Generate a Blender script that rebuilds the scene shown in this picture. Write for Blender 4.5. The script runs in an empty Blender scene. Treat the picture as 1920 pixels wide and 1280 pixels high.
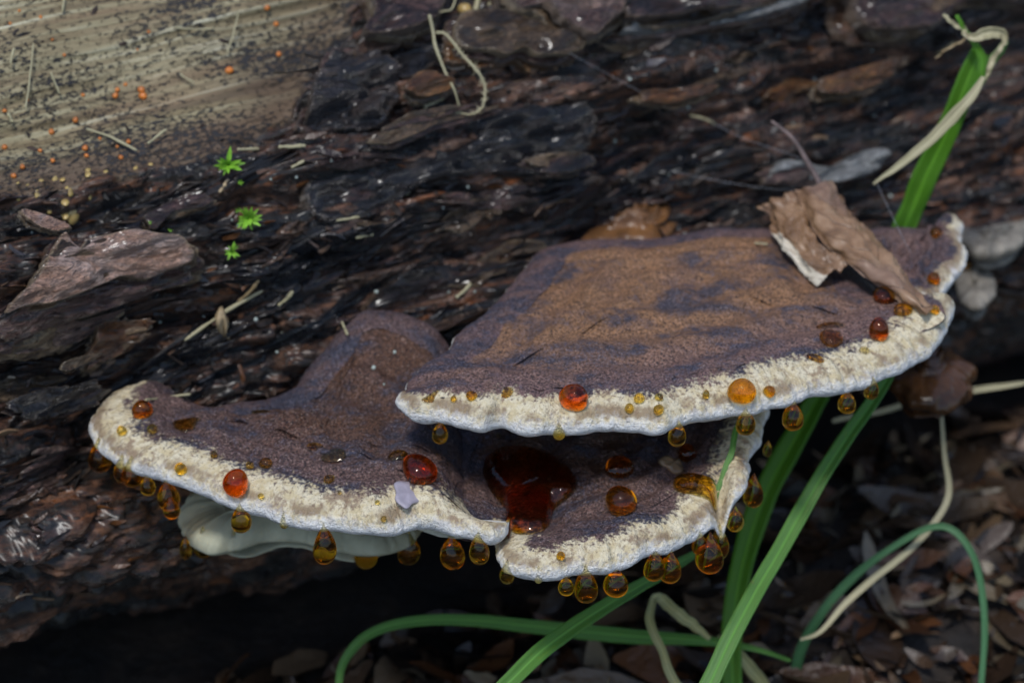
import bpy, bmesh, math, random
import numpy as np
from mathutils import Vector, Matrix
from mathutils.bvhtree import BVHTree

random.seed(7)
rng = np.random.default_rng(11)
S = bpy.context.scene
COL = S.collection
S.unit_settings.system = 'METRIC'
S.unit_settings.scale_length = 0.1          # one unit is ten centimetres: a close-up of a log

# ------------------------------------------------------------------ camera
PITCH = math.radians(30)
LENS, SENSOR = 100.0, 36.0
DIST = 6.111
FOCUS = np.array([0.0, 0.0, 1.35])          # the sharp spot, 13.5 cm above the ground
FWD = np.array([0, math.cos(PITCH), -math.sin(PITCH)])
UPV = np.array([0, math.sin(PITCH), math.cos(PITCH)])
RGT = np.array([1.0, 0, 0])
CAM = FOCUS - FWD * DIST
cd = bpy.data.cameras.new('camera')
cam = bpy.data.objects.new('camera', cd)
COL.objects.link(cam)
cam.location = CAM
cam.rotation_euler = (math.pi / 2 - PITCH, 0, 0)
cd.lens, cd.sensor_width = LENS, SENSOR
cd.clip_start, cd.clip_end = 0.05, 2000
cd.dof.use_dof = True
cd.dof.focus_distance = DIST
cd.dof.aperture_fstop = 1.35                # about f/15 at this scale
S.camera = cam

# ------------------------------------------------------------------ light
SUN_EL, SUN_AZ = math.radians(66), math.radians(200)   # azimuth clockwise from +Y
w = bpy.data.worlds.new('World')
S.world = w
w.use_nodes = True
wn = w.node_tree.nodes
wl = w.node_tree.links
bg = wn['Background']
sky = wn.new('ShaderNodeTexSky')
sky.sky_type = 'NISHITA'
sky.sun_disc = False
sky.sun_elevation = SUN_EL
sky.sun_rotation = SUN_AZ
sky.dust_density = 1.0
sky.ozone_density = 1.1
wl.new(sky.outputs[0], bg.inputs[0])
bg.inputs[1].default_value = 0.12
sd = bpy.data.lights.new('sun', 'SUN')
sd.energy = 1.5
sd.angle = math.radians(10)
sd.color = (1.0, 0.985, 0.96)
sun = bpy.data.objects.new('sun', sd)
COL.objects.link(sun)
sdir = Vector((math.sin(SUN_AZ) * math.cos(SUN_EL), math.cos(SUN_AZ) * math.cos(SUN_EL), math.sin(SUN_EL)))
sun.rotation_euler = sdir.to_track_quat('Z', 'Y').to_euler()
sun.location = (0, -3, 8)
S.view_settings.view_transform = 'Standard'
S.view_settings.look = 'None'
S.view_settings.gamma = 1
S.view_settings.exposure = 0.65
S.render.engine = 'CYCLES'
S.cycles.max_bounces = 10
S.cycles.transmission_bounces = 8
S.cycles.volume_bounces = 0
S.cycles.sample_clamp_indirect = 4.0
S.cycles.blur_glossy = 0.6

# ------------------------------------------------------------------ maths helpers
def ray_dir(px, py):
    tx = (SENSOR / 2) / LENS
    d = FWD + RGT * ((px - 960) / 960 * tx) + UPV * ((640 - py) / 960 * tx)
    return d                                 # not normalised: scale equals depth

def at(px, py, e):                           # a point seen there, e behind the sharp plane
    return CAM + ray_dir(px, py) * (DIST + e)

def on_plane(px, py, z, gx=0.0, gy=0.0):     # hit with z = z + gx*x + gy*y
    d = ray_dir(px, py)
    k = (z + gx * CAM[0] + gy * CAM[1] - CAM[2]) / (d[2] - gx * d[0] - gy * d[1])
    return CAM + d * k

def project(P):
    q = P - CAM
    dep = q @ FWD
    tx = (SENSOR / 2) / LENS
    return np.stack([960 + 960 * (q @ RGT) / dep / tx, 640 - 960 * (q @ UPV) / dep / tx], -1)

PXU = 1.1 / 960                              # one photo pixel at the sharp plane

def _hash(ix, iy, iz, seed):
    h = (ix * 374761393 + iy * 668265263 + iz * 2147483647 + seed * 974634521) & 0xffffffff
    h = ((h ^ (h >> 13)) * 1274126177) & 0xffffffff
    h = ((h ^ (h >> 16)) * 2246822519) & 0xffffffff
    return ((h ^ (h >> 15)) & 0xffff) / 65535.0 * 2 - 1

def noise(x, y, z=0.0, seed=0):
    x, y, z = np.broadcast_arrays(np.asarray(x, float), np.asarray(y, float), np.asarray(z, float))
    xi, yi, zi = np.floor(x).astype(np.int64), np.floor(y).astype(np.int64), np.floor(z).astype(np.int64)
    xf, yf, zf = x - xi, y - yi, z - zi
    u, v, q = [f * f * f * (f * (f * 6 - 15) + 10) for f in (xf, yf, zf)]
    r = 0
    for dx in (0, 1):
        for dy in (0, 1):
            for dz in (0, 1):
                r = r + _hash(xi + dx, yi + dy, zi + dz, seed) * (u if dx else 1 - u) * (v if dy else 1 - v) * (q if dz else 1 - q)
    return r

def fbm(x, y, z=0.0, octaves=4, seed=0, gain=0.5):
    a, s, t = 1.0, 0, 0
    for k in range(octaves):
        s = s + a * noise(x * 2 ** k, y * 2 ** k, z * 2 ** k, seed + k * 17)
        t += a
        a *= gain
    return s / t

def sstep(a, b, x):
    t = np.clip((x - a) / (b - a), 0, 1)
    return t * t * (3 - 2 * t)

def poly_sdf(pts, poly):                     # signed distance, positive inside
    poly = np.asarray(poly, float)
    d = np.full(len(pts), 1e18)
    inside = np.zeros(len(pts), bool)
    n = len(poly)
    for i in range(n):
        a, b = poly[i], poly[(i + 1) % n]
        ab = b - a
        t = np.clip(((pts - a) @ ab) / (ab @ ab), 0, 1)
        d = np.minimum(d, np.linalg.norm(pts - (a + t[:, None] * ab), axis=1))
        c = ((a[1] > pts[:, 1]) != (b[1] > pts[:, 1]))
        xx = (b[0] - a[0]) * (pts[:, 1] - a[1]) / ((b[1] - a[1]) if b[1] != a[1] else 1e-9) + a[0]
        inside ^= c & (pts[:, 0] < xx)
    return np.where(inside, d, -d)

def resample(pts, n, closed=True, smooth=True):
    p = np.asarray(pts, float)
    m = len(p)
    out = []
    segs = m if closed else m - 1
    K = 12
    for i in range(segs):
        if closed:
            a, b, c, d = p[(i - 1) % m], p[i], p[(i + 1) % m], p[(i + 2) % m]
        else:
            b, c = p[i], p[i + 1]
            a = p[i - 1] if i else 2 * b - c
            d = p[i + 2] if i + 2 < m else 2 * c - b
        for k in range(K):
            t = k / K
            if smooth:
                out.append(0.5 * (2 * b + (c - a) * t + (2 * a - 5 * b + 4 * c - d) * t * t + (3 * b - a - 3 * c + d) * t ** 3))
            else:
                out.append(b + (c - b) * t)
    if not closed:
        out.append(p[-1])
    out = np.array(out)
    q = np.vstack([out, out[:1]]) if closed else out
    L = np.concatenate([[0], np.cumsum(np.linalg.norm(np.diff(q[:, :3], axis=0), axis=1))])
    s = np.linspace(0, L[-1], n + 1)[:-1] if closed else np.linspace(0, L[-1], n)
    return np.stack([np.interp(s, L, q[:, k]) for k in range(q.shape[1])], -1)

def unit(v):
    v = np.asarray(v, float)
    return v / (np.linalg.norm(v, axis=-1, keepdims=True) + 1e-12)

# ------------------------------------------------------------------ object helpers
def make_mesh(name, V, F, mat, smooth=True, attrs=None, normals=None):
    me = bpy.data.meshes.new(name)
    V = np.asarray(V, float)
    if isinstance(F, np.ndarray):
        n, k = F.shape
        me.vertices.add(len(V)); me.vertices.foreach_set('co', V.ravel())
        me.loops.add(n * k); me.loops.foreach_set('vertex_index', F.ravel().astype(np.int32))
        me.polygons.add(n)
        me.polygons.foreach_set('loop_start', np.arange(0, n * k, k, dtype=np.int32))
        me.update(calc_edges=True)
    else:
        me.from_pydata([tuple(v) for v in V], [], [tuple(int(i) for i in f) for f in F])
    me.validate()
    if mat is not None:
        me.materials.append(mat)
    if smooth:
        me.polygons.foreach_set('use_smooth', np.ones(len(me.polygons), bool))
    for k, a in (attrs or {}).items():
        a = np.asarray(a, np.float32)
        if a.ndim == 1:
            at_ = me.attributes.new(k, 'FLOAT', 'POINT')
            at_.data.foreach_set('value', a)
        elif a.shape[1] == 4:
            at_ = me.attributes.new(k, 'FLOAT_COLOR', 'POINT')
            at_.data.foreach_set('color', a.ravel())
        else:
            at_ = me.attributes.new(k, 'FLOAT_VECTOR', 'POINT')
            at_.data.foreach_set('vector', a.ravel())
    if normals is not None:
        me.normals_split_custom_set_from_vertices([tuple(v) for v in normals])
    return me

def link(name, me, parent=None, loc=None):
    o = bpy.data.objects.new(name, me)
    COL.objects.link(o)
    if parent is not None:
        o.parent = parent
    if loc is not None:
        o.location = Vector([float(c) for c in loc])
    return o

def tag(o, label=None, cat=None, group=None, kind=None):
    for k, v in (('label', label), ('category', cat), ('group', group), ('kind', kind)):
        if v:
            o[k] = v
    return o

def empty(name, loc, label, cat, group=None):
    o = link(name, None, loc=loc)
    o.empty_display_size = 0.05
    return tag(o, label, cat, group)

def world_mesh(name, V, F, mat, parent=None, base=None, **kw):
    """a mesh given in world coordinates, its origin at base (or its parent's place)"""
    V = np.asarray(V, float)
    if parent is not None:
        b = np.array(parent.location)
        if parent.parent is not None:
            b = b + np.array(parent.parent.location)
        return link(name, make_mesh(name, V - b, F, mat, **kw), parent)
    b = V.mean(0) if base is None else np.asarray(base, float)
    return link(name, make_mesh(name, V - b, F, mat, **kw), loc=b)

def grid_faces(nu, nv, wrap_u=False, off=0):
    i = np.arange(nu if wrap_u else nu - 1)[:, None]
    j = np.arange(nv - 1)[None, :]
    i2 = (i + 1) % nu
    f = np.stack(np.broadcast_arrays(i * nv + j, i2 * nv + j, i2 * nv + j + 1, i * nv + j + 1), -1).reshape(-1, 4)
    return f + off

def tube(pts, radii, sides=6, close=True):
    pts = np.asarray(pts, float)
    n = len(pts)
    radii = np.broadcast_to(np.asarray(radii, float), (n,))
    T = unit(np.gradient(pts, axis=0))
    up = np.array([0.3, 0.2, 0.9])
    A = unit(np.cross(T, up)); B = np.cross(T, A)
    an = np.arange(sides) / sides * 2 * math.pi
    V = (pts[:, None] + radii[:, None, None] * (np.cos(an)[None, :, None] * A[:, None] + np.sin(an)[None, :, None] * B[:, None])).reshape(-1, 3)
    F = []
    for i in range(n - 1):
        for j in range(sides):
            k = (j + 1) % sides
            F.append((i * sides + j, i * sides + k, (i + 1) * sides + k, (i + 1) * sides + j))
    F.append(tuple(range(sides))[::-1])
    F.append(tuple((n - 1) * sides + j for j in range(sides)))
    return V, F

# ------------------------------------------------------------------ material helpers
class NT:
    def __init__(s, name):
        s.m = bpy.data.materials.new(name)
        s.m.use_nodes = True
        s.t = s.m.node_tree
        s.b = s.t.nodes['Principled BSDF']
        s.out = s.t.nodes['Material Output']
    def n(s, typ, **kw):
        nd = s.t.nodes.new('ShaderNode' + typ)
        for k, v in kw.items():
            setattr(nd, k, v)
        return nd
    def set(s, sock, v):
        if isinstance(v, bpy.types.NodeSocket):
            s.t.links.new(v, sock)
        elif v is not None:
            sock.default_value = v
    def attr(s, name, out='Fac'):
        return s.n('Attribute', attribute_name=name).outputs[out]
    def coord(s, out='Object'):
        return s.n('TexCoord').outputs[out]
    def mapping(s, vec, scale=(1, 1, 1), rot=(0, 0, 0), loc=(0, 0, 0)):
        m = s.n('Mapping')
        s.set(m.inputs[0], vec)
        m.inputs['Location'].default_value = loc
        m.inputs['Rotation'].default_value = rot
        m.inputs['Scale'].default_value = scale
        return m.outputs[0]
    def noise(s, vec, scale, detail=4, rough=0.55, dist=0.0, out='Fac'):
        m = s.n('TexNoise')
        s.set(m.inputs['Vector'], vec)
        m.inputs['Scale'].default_value = scale
        m.inputs['Detail'].default_value = detail
        m.inputs['Roughness'].default_value = rough
        m.inputs['Distortion'].default_value = dist
        return m.outputs[out]
    def voronoi(s, vec, scale, out='Distance', rand=1.0):
        m = s.n('TexVoronoi')
        s.set(m.inputs['Vector'], vec)
        m.inputs['Scale'].default_value = scale
        m.inputs['Randomness'].default_value = rand
        return m.outputs[out]
    def ramp(s, fac, stops, interp='LINEAR'):
        r = s.n('ValToRGB')
        cr = r.color_ramp
        cr.interpolation = interp
        while len(cr.elements) < len(stops):
            cr.elements.new(0.5)
        for e, (p, c) in zip(cr.elements, stops):
            e.position = p
            e.color = (*c, 1) if len(c) == 3 else c
        s.set(r.inputs[0], fac)
        return r.outputs[0]
    def step(s, fac, a, b, lo=0.0, hi=1.0):
        m = s.n('MapRange', interpolation_type='SMOOTHSTEP')
        s.set(m.inputs[0], fac)
        for i, v in zip((1, 2, 3, 4), (a, b, lo, hi)):
            m.inputs[i].default_value = v
        return m.outputs[0]
    def math(s, op, a, b=None, clamp=False):
        m = s.n('Math', operation=op, use_clamp=clamp)
        s.set(m.inputs[0], a)
        if b is not None:
            s.set(m.inputs[1], b)
        return m.outputs[0]
    def mix(s, fac, a, b, blend='MIX'):
        m = s.n('Mix', data_type='RGBA', blend_type=blend)
        s.set(m.inputs[0], fac)
        for sock, v in ((m.inputs[6], a), (m.inputs[7], b)):
            if isinstance(v, tuple) and len(v) == 3:
                v = (*v, 1)
            s.set(sock, v)
        return m.outputs[2]
    def bump(s, h, strength=0.5, dist=0.01, normal=None):
        m = s.n('Bump')
        m.inputs['Strength'].default_value = strength
        m.inputs['Distance'].default_value = dist
        s.set(m.inputs['Height'], h)
        if normal is not None:
            s.set(m.inputs['Normal'], normal)
        return m.outputs[0]
    def fin(s, color=None, rough=None, normal=None, **kw):
        if isinstance(color, tuple) and len(color) == 3:
            color = (*color, 1)
        s.set(s.b.inputs['Base Color'], color)
        s.set(s.b.inputs['Roughness'], rough)
        if normal is not None:
            s.set(s.b.inputs['Normal'], normal)
        for k, v in kw.items():
            s.set(s.b.inputs[k.replace('_', ' ')], v)
        return s.m

def mat_log():
    k = NT('rotten_log')
    g = k.attr('grain', 'Vector')           # (along the log, round the log, height)
    wood = k.attr('wood')
    # rotten bark and dark rot
    n1 = k.noise(k.mapping(g, (3, 13, 2)), 1.0, 7, 0.62, 0.7)
    n2 = k.noise(k.mapping(g, (14, 46, 9)), 1.0, 6, 0.68, 0.3)
    nx = k.math('ADD', k.math('MULTIPLY', n1, 0.72), k.math('MULTIPLY', n2, 0.28))
    base = k.ramp(nx, [(0.36, (0.0035, 0.003, 0.003)), (0.46, (0.009, 0.006, 0.004)), (0.51, (0.042, 0.016, 0.007)), (0.57, (0.095, 0.042, 0.020)), (0.65, (0.15, 0.080, 0.050)), (0.77, (0.19, 0.13, 0.095))])
    red = k.step(k.noise(k.mapping(g, (4, 20, 3), loc=(3, 7, 1)), 1.0, 5, 0.6, 0.6), 0.58, 0.68)
    base = k.mix(k.math('MULTIPLY', red, 0.85), base, (0.17, 0.052, 0.010))
    slate = k.step(k.noise(k.mapping(g, (3, 11, 2), loc=(13, 2, 5)), 1.0, 5, 0.6, 0.5), 0.56, 0.70)
    base = k.mix(k.math('MULTIPLY', slate, 0.7), base, (0.026, 0.027, 0.034))
    fine = k.step(n2, 0.35, 0.70, 0.35, 1.8)
    fm = k.n('CombineColor')
    for i in range(3):
        k.set(fm.inputs[i], fine)
    base = k.mix(1.0, base, fm.outputs[0], 'MULTIPLY')
    pale = k.step(k.noise(k.mapping(g, (18, 60, 9), loc=(1, 2, 3)), 1.0, 6, 0.75), 0.64, 0.72)
    base = k.mix(k.math('MULTIPLY', pale, 0.8), base, (0.17, 0.11, 0.07))
    # bare sapwood
    s1 = k.noise(k.mapping(g, (1.6, 55, 1)), 1.0, 5, 0.6, 0.2)
    s2 = k.noise(k.mapping(g, (0.9, 9, 1), loc=(5, 1, 0)), 1.0, 3, 0.5, 0.2)
    wcol = k.ramp(s1, [(0.30, (0.075, 0.052, 0.026)), (0.45, (0.19, 0.145, 0.074)), (0.58, (0.28, 0.24, 0.135)), (0.70, (0.52, 0.49, 0.36))])
    wcol = k.mix(k.step(s2, 0.52, 0.72, 0, 0.8), wcol, (0.19, 0.115, 0.06))
    wcol = k.mix(k.attr('brown'), wcol, (0.075, 0.042, 0.024))
    # black crusts and dots on the bare wood
    vd = k.noise(k.mapping(g, (62, 105, 10)), 1.0, 5, 0.78)
    vm = k.noise(k.mapping(g, (3, 7, 1), loc=(9, 4, 0)), 1.0, 3, 0.5)
    sp = k.step(k.math('ADD', vd, k.math('MULTIPLY', vm, 0.40)), 0.715, 0.765)
    wcol = k.mix(sp, wcol, (0.014, 0.012, 0.012))
    wm = k.step(k.math('ADD', wood, k.math('MULTIPLY', k.math('SUBTRACT', k.noise(k.mapping(g, (12, 40, 6)), 1.0, 5, 0.7), 0.5), 0.7)), 0.38, 0.62)
    col = k.mix(wm, base, wcol)
    hb = k.noise(k.mapping(g, (22, 90, 14)), 1.0, 6, 0.7)
    bw = k.math('ADD', k.math('MULTIPLY', s1, 0.5), k.math('MULTIPLY', sp, 0.25))
    hh = k.mix(wm, hb, bw)
    rb = k.step(k.noise(k.mapping(g, (7, 18, 5), loc=(2, 2, 2)), 1.0, 4, 0.6), 0.38, 0.68, 0.24, 0.6)
    rough = k.n('Mix', data_type='FLOAT')
    k.set(rough.inputs[0], wm); k.set(rough.inputs[2], rb); rough.inputs[3].default_value = 0.62
    k.set(k.b.inputs['Coat Weight'], k.step(wm, 0.0, 1.0, 0.4, 0.0))
    k.b.inputs['Coat Roughness'].default_value = 0.27
    return k.fin(col, rough.outputs[0], k.bump(hh, 0.9, 0.022))

def mat_bark(name, cols, edge=(0.25, 0.15, 0.08), rough=(0.28, 0.65), grey=0.0):
    """torn bark: colour bands along the grain, paler on broken edges, each piece a little different"""
    k = NT(name)
    g = k.attr('grain', 'Vector')
    rnd = k.n('ObjectInfo').outputs['Random']
    off = k.n('VectorMath', operation='ADD')
    cmb = k.n('CombineXYZ')
    for i in range(3):
        k.set(cmb.inputs[i], k.math('MULTIPLY', rnd, 17.0 + i * 9))
    k.set(off.inputs[0], g); k.set(off.inputs[1], cmb.outputs[0])
    v = off.outputs[0]
    a = k.noise(k.mapping(v, (7, 22, 8)), 1.0, 6, 0.62, 0.7)
    sh = k.math('ADD', a, k.math('MULTIPLY', k.math('SUBTRACT', rnd, 0.5), 0.34))
    n = len(cols)
    c = k.ramp(sh, [(0.28 + 0.46 * i / (n - 1), cc) for i, cc in enumerate(cols)])
    f = k.noise(k.mapping(v, (50, 110, 40)), 1.0, 5, 0.7)
    fm = k.n('CombineColor')
    fs = k.step(f, 0.3, 0.72, 0.5, 1.5)
    for i in range(3):
        k.set(fm.inputs[i], fs)
    c = k.mix(1.0, c, fm.outputs[0], 'MULTIPLY')
    e = k.step(k.math('ADD', k.attr('edge'), k.math('MULTIPLY', k.math('SUBTRACT', f, 0.5), 0.9)), 0.62, 0.98, 0.0, 0.75)
    c = k.mix(e, c, edge)
    rr = k.step(k.noise(k.mapping(v, (9, 14, 9), loc=(4, 4, 4)), 1.0, 4, 0.6), 0.35, 0.68, rough[0], rough[1])
    cn = k.noise(k.mapping(v, (15, 38, 18), loc=(2, 5, 8)), 1.0, 5, 0.6, 0.5)
    crk = k.math('SUBTRACT', 1.0, k.math('MULTIPLY', k.math('ABSOLUTE', k.math('SUBTRACT', cn, 0.5)), 9.0), True)
    c = k.mix(k.math('MULTIPLY', crk, 0.5 if grey == 0.0 else grey), c, (0.006, 0.004, 0.004))
    h = k.math('SUBTRACT', k.math('ADD', k.math('MULTIPLY', a, 0.8), k.math('MULTIPLY', f, 0.9)), k.math('MULTIPLY', crk, 0.5))
    if name != 'bark_white_mould':
        k.b.inputs['Coat Weight'].default_value = 0.4
        k.b.inputs['Coat Roughness'].default_value = 0.15
    return k.fin(c, rr, k.bump(h, 1.0, 0.024))

def mat_cap(name='cap_crust', tan=(0.215, 0.108, 0.050), near=(0.125, 0.072, 0.066), wetr=(0.62, 0.40)):
    """velvety brown crust with blue-black stains, cream and white growing margin"""
    k = NT(name)
    co = k.coord('Object')
    zone = k.attr('zone')                    # 0 at the lip, 1 where the crust starts, rising inward
    side = k.attr('under')                   # 0 on top .. 1 at the lowest lip
    inn = k.attr('inner')                    # 0 at the rim .. 1 at the attachment
    nA = k.noise(co, 9, 5, 0.6, 0.3)
    nB = k.noise(co, 46, 5, 0.65)
    nC = k.noise(co, 150, 3, 0.7)
    # crust
    nE = k.noise(co, 210, 2, 0.6)
    crust = k.mix(k.step(inn, 0.05, 0.7), near, tan)
    crust = k.mix(k.step(nA, 0.48, 0.7, 0, 0.6), crust, tuple(0.5 * (a_ + b_) for a_, b_ in zip(near, tan)))
    band = k.math('SINE', k.math('ADD', k.math('MULTIPLY', inn, 15.0), k.math('MULTIPLY', nA, 3.0)))
    st = k.math('ADD', k.math('MULTIPLY', k.noise(k.mapping(co, (1, 1.8, 1)), 6.0, 5, 0.6, 0.5), 0.62), k.math('ADD', k.math('MULTIPLY', nB, 0.28), k.math('MULTIPLY', nC, 0.30)))
    st = k.math('ADD', st, k.math('MULTIPLY', band, 0.03))
    stain = k.step(k.math('ADD', st, k.math('MULTIPLY', k.math('SUBTRACT', nE, 0.5), 0.26)), 0.575, 0.715)
    crust = k.mix(k.math('MULTIPLY', stain, 0.88), crust, (0.024, 0.030, 0.050))
    felt = k.step(k.math('ADD', k.math('MULTIPLY', nC, 0.6), k.math('MULTIPLY', nE, 0.4)), 0.38, 0.62, 0.30, 1.75)
    fm = k.n('CombineColor')
    for i in range(3):
        k.set(fm.inputs[i], felt)
    crust = k.mix(1.0, crust, fm.outputs[0], 'MULTIPLY')
    crust = k.mix(k.step(nE, 0.58, 0.70, 0, 0.55), crust, (0.34, 0.25, 0.21))
    crust = k.mix(k.step(nE, 0.42, 0.34, 0, 0.6), crust, (0.022, 0.022, 0.034))
    # margin
    nD = k.noise(co, 95, 4, 0.7)
    mnoise = k.math('ADD', k.math('MULTIPLY', k.math('SUBTRACT', nB, 0.5), 0.9), k.math('MULTIPLY', k.math('SUBTRACT', nD, 0.5), 1.5))
    cb = k.n('CombineXYZ')
    k.set(cb.inputs[0], k.math('MULTIPLY', k.attr('arc'), 60.0)); k.set(cb.inputs[1], k.math('MULTIPLY', zone, 1.6)); k.set(cb.inputs[2], k.math('MULTIPLY', side, 2.0))
    ns = k.noise(cb.outputs[0], 1.0, 4, 0.65)
    mnoise = k.math('ADD', mnoise, k.math('MULTIPLY', k.math('SUBTRACT', ns, 0.5), 0.8))
    zj = k.math('ADD', zone, mnoise)
    cream = k.mix(k.step(nB, 0.38, 0.6), (0.58, 0.48, 0.29), (0.70, 0.62, 0.44))
    brown = (0.27, 0.19, 0.125)
    tanp = k.step(k.math('ADD', k.math('MULTIPLY', nD, 0.5), k.noise(k.mapping(co, (1, 1, 0.45)), 15, 4, 0.6, 0.4)), 0.77, 0.93)
    cream = k.mix(k.math('MULTIPLY', tanp, 0.9), cream, brown)
    # a broken tan line between the cream zone and the white lip
    line = k.math('MULTIPLY', k.step(k.math('ABSOLUTE', k.math('SUBTRACT', k.math('ADD', side, k.math('MULTIPLY', k.math('SUBTRACT', nB, 0.5), 0.25)), 0.20)), 0.05, 0.13, 1.0, 0.0), k.step(k.noise(co, 11, 4, 0.6), 0.44, 0.60))
    cream = k.mix(k.math('MULTIPLY', line, 0.85), cream, (0.25, 0.175, 0.105))
    cream = k.mix(k.step(k.math('ADD', k.math('MULTIPLY', nD, 0.6), k.math('MULTIPLY', nC, 0.4)), 0.52, 0.62, 0, 0.72), cream, (0.24, 0.175, 0.115))
    cream = k.mix(k.step(ns, 0.53, 0.70, 0, 0.7), cream, (0.25, 0.17, 0.105))
    white = k.mix(k.step(k.math('ADD', k.math('MULTIPLY', nD, 0.6), k.math('MULTIPLY', ns, 0.4)), 0.5, 0.66, 0, 0.6), (0.75, 0.75, 0.74), (0.42, 0.37, 0.32))
    wm = k.step(k.math('ADD', side, k.math('MULTIPLY', mnoise, 0.36)), 0.20, 0.55)
    marg = k.mix(wm, cream, white)
    col = k.mix(k.step(zj, 0.70, 1.10), marg, crust)
    h = k.math('ADD', k.math('MULTIPLY', nC, 0.6), k.math('MULTIPLY', nB, 0.8))
    wet = k.step(k.noise(co, 5.5, 4, 0.6), 0.45, 0.65, wetr[0], wetr[1])
    ro = k.n('Mix', data_type='FLOAT')
    k.set(ro.inputs[0], k.step(zone, 0.8, 1.2)); ro.inputs[2].default_value = 0.9; k.set(ro.inputs[3], wet)
    k.fin(col, ro.outputs[0], k.bump(k.math('ADD', h, k.math('MULTIPLY', ns, k.step(zone, 1.4, 0.8, 0.0, 0.7))), 0.9, 0.014))
    k.b.inputs['Specular IOR Level'].default_value = 0.35
    return k.m

def mat_plain(name, col, rough=0.6, var=0.35, scale=30, bump=0.3, spec=0.4, sss=0.0):
    k = NT(name)
    co = k.coord('Object')
    n = k.noise(co, scale, 5, 0.65)
    rnd = k.n('ObjectInfo').outputs['Random']
    f = k.math('ADD', k.step(n, 0.3, 0.7, 1 - var, 1 + var), k.math('MULTIPLY', k.math('SUBTRACT', rnd, 0.5), var))
    fm = k.n('CombineColor')
    for i in range(3):
        k.set(fm.inputs[i], f)
    c = k.mix(1.0, (*col, 1), fm.outputs[0], 'MULTIPLY')
    k.fin(c, rough, k.bump(n, bump, 0.006))
    k.b.inputs['Specular IOR Level'].default_value = spec
    if sss:
        k.b.inputs['Subsurface Weight'].default_value = sss
        k.b.inputs['Subsurface Radius'].default_value = (0.03, 0.015, 0.008)
        k.b.inputs['Subsurface Scale'].default_value = 1.0
    return k.m

def mat_drop(name, absorb, tint=(1, 1, 1), ior=1.36):
    k = NT(name)
    k.fin((*tint, 1), 0.0)
    k.b.inputs['Transmission Weight'].default_value = 1.0
    k.b.inputs['IOR'].default_value = ior
    va = k.n('VolumeAbsorption')
    d = max(absorb)
    va.inputs['Color'].default_value = (*[1 - a / d for a in absorb], 1)
    va.inputs['Density'].default_value = d
    k.t.links.new(va.outputs[0], k.out.inputs['Volume'])
    return k.m

def mat_grass(name, c1, c2, trans=0.3):
    k = NT(name)
    u = k.attr('along')
    x = k.attr('across')
    st = k.noise(k.mapping(k.n('CombineXYZ').outputs[0], (1, 1, 1)), 1)
    cb = k.n('CombineXYZ')
    k.set(cb.inputs[0], k.math('MULTIPLY', u, 6.0)); k.set(cb.inputs[1], k.math('MULTIPLY', x, 14.0))
    n = k.noise(cb.outputs[0], 1.0, 4, 0.6)
    c = k.mix(k.step(n, 0.3, 0.7), (*c1, 1), (*c2, 1))
    c = k.mix(k.step(k.math('ABSOLUTE', x), 0.05, 0.16, 0.55, 0.0), c, tuple(min(1, 1.7 * q) for q in c2))
    sp2 = k.step(k.noise(k.coord('Object'), 26, 4, 0.7), 0.66, 0.74, 0, 0.6)
    c = k.mix(sp2, c, (0.16, 0.11, 0.04))
    k.fin(c, 0.42, k.bump(k.math('SINE', k.math('MULTIPLY', x, 40.0)), 0.25, 0.004))
    tr = k.n('BsdfTranslucent')
    k.set(tr.inputs[0], c)
    ms = k.n('MixShader')
    ms.inputs[0].default_value = trans
    k.t.links.new(k.b.outputs[0], ms.inputs[1]); k.t.links.new(tr.outputs[0], ms.inputs[2])
    k.t.links.new(ms.outputs[0], k.out.inputs[0])
    return k.m

def mat_leaf():
    k = NT('dead_leaf_skin')
    u, x = k.attr('along'), k.attr('across')
    co = k.coord('Object')
    n = k.noise(co, 14, 5, 0.6, 0.3)
    c = k.ramp(n, [(0.3, (0.10, 0.052, 0.024)), (0.5, (0.21, 0.118, 0.06)), (0.7, (0.32, 0.20, 0.115))])
    c = k.mix(k.step(k.noise(co, 4, 3), 0.52, 0.64, 0, 0.45), c, (0.16, 0.10, 0.08))
    c = k.mix(k.step(k.math('ADD', k.attr('pale'), k.math('MULTIPLY', k.math('SUBTRACT', n, 0.5), 1.0)), 0.4, 0.6), c, (0.50, 0.44, 0.34))
    vein = k.step(k.math('ABSOLUTE', k.math('SINE', k.math('MULTIPLY', k.math('ADD', k.math('MULTIPLY', u, 5.0), k.math('ABSOLUTE', k.math('MULTIPLY', x, 1.6))), 3.14159))), 0.0, 0.14, 1.0, 0.0)
    c = k.mix(k.math('MULTIPLY', vein, 0.6), c, (0.09, 0.05, 0.03))
    h = k.math('SUBTRACT', k.math('MULTIPLY', n, 0.6), k.math('MULTIPLY', vein, 0.6))
    return k.fin(c, 0.42, k.bump(h, 0.5, 0.012))

def mat_ground():
    k = NT('forest_soil')
    co = k.coord('Object')
    n = k.noise(co, 5, 7, 0.65, 0.4)
    c = k.ramp(n, [(0.32, (0.006, 0.005, 0.004)), (0.5, (0.018, 0.012, 0.008)), (0.66, (0.05, 0.032, 0.02)), (0.8, (0.09, 0.06, 0.035))])
    return k.fin(c, 0.6, k.bump(k.noise(co, 24, 6, 0.7), 0.8, 0.03))

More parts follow.
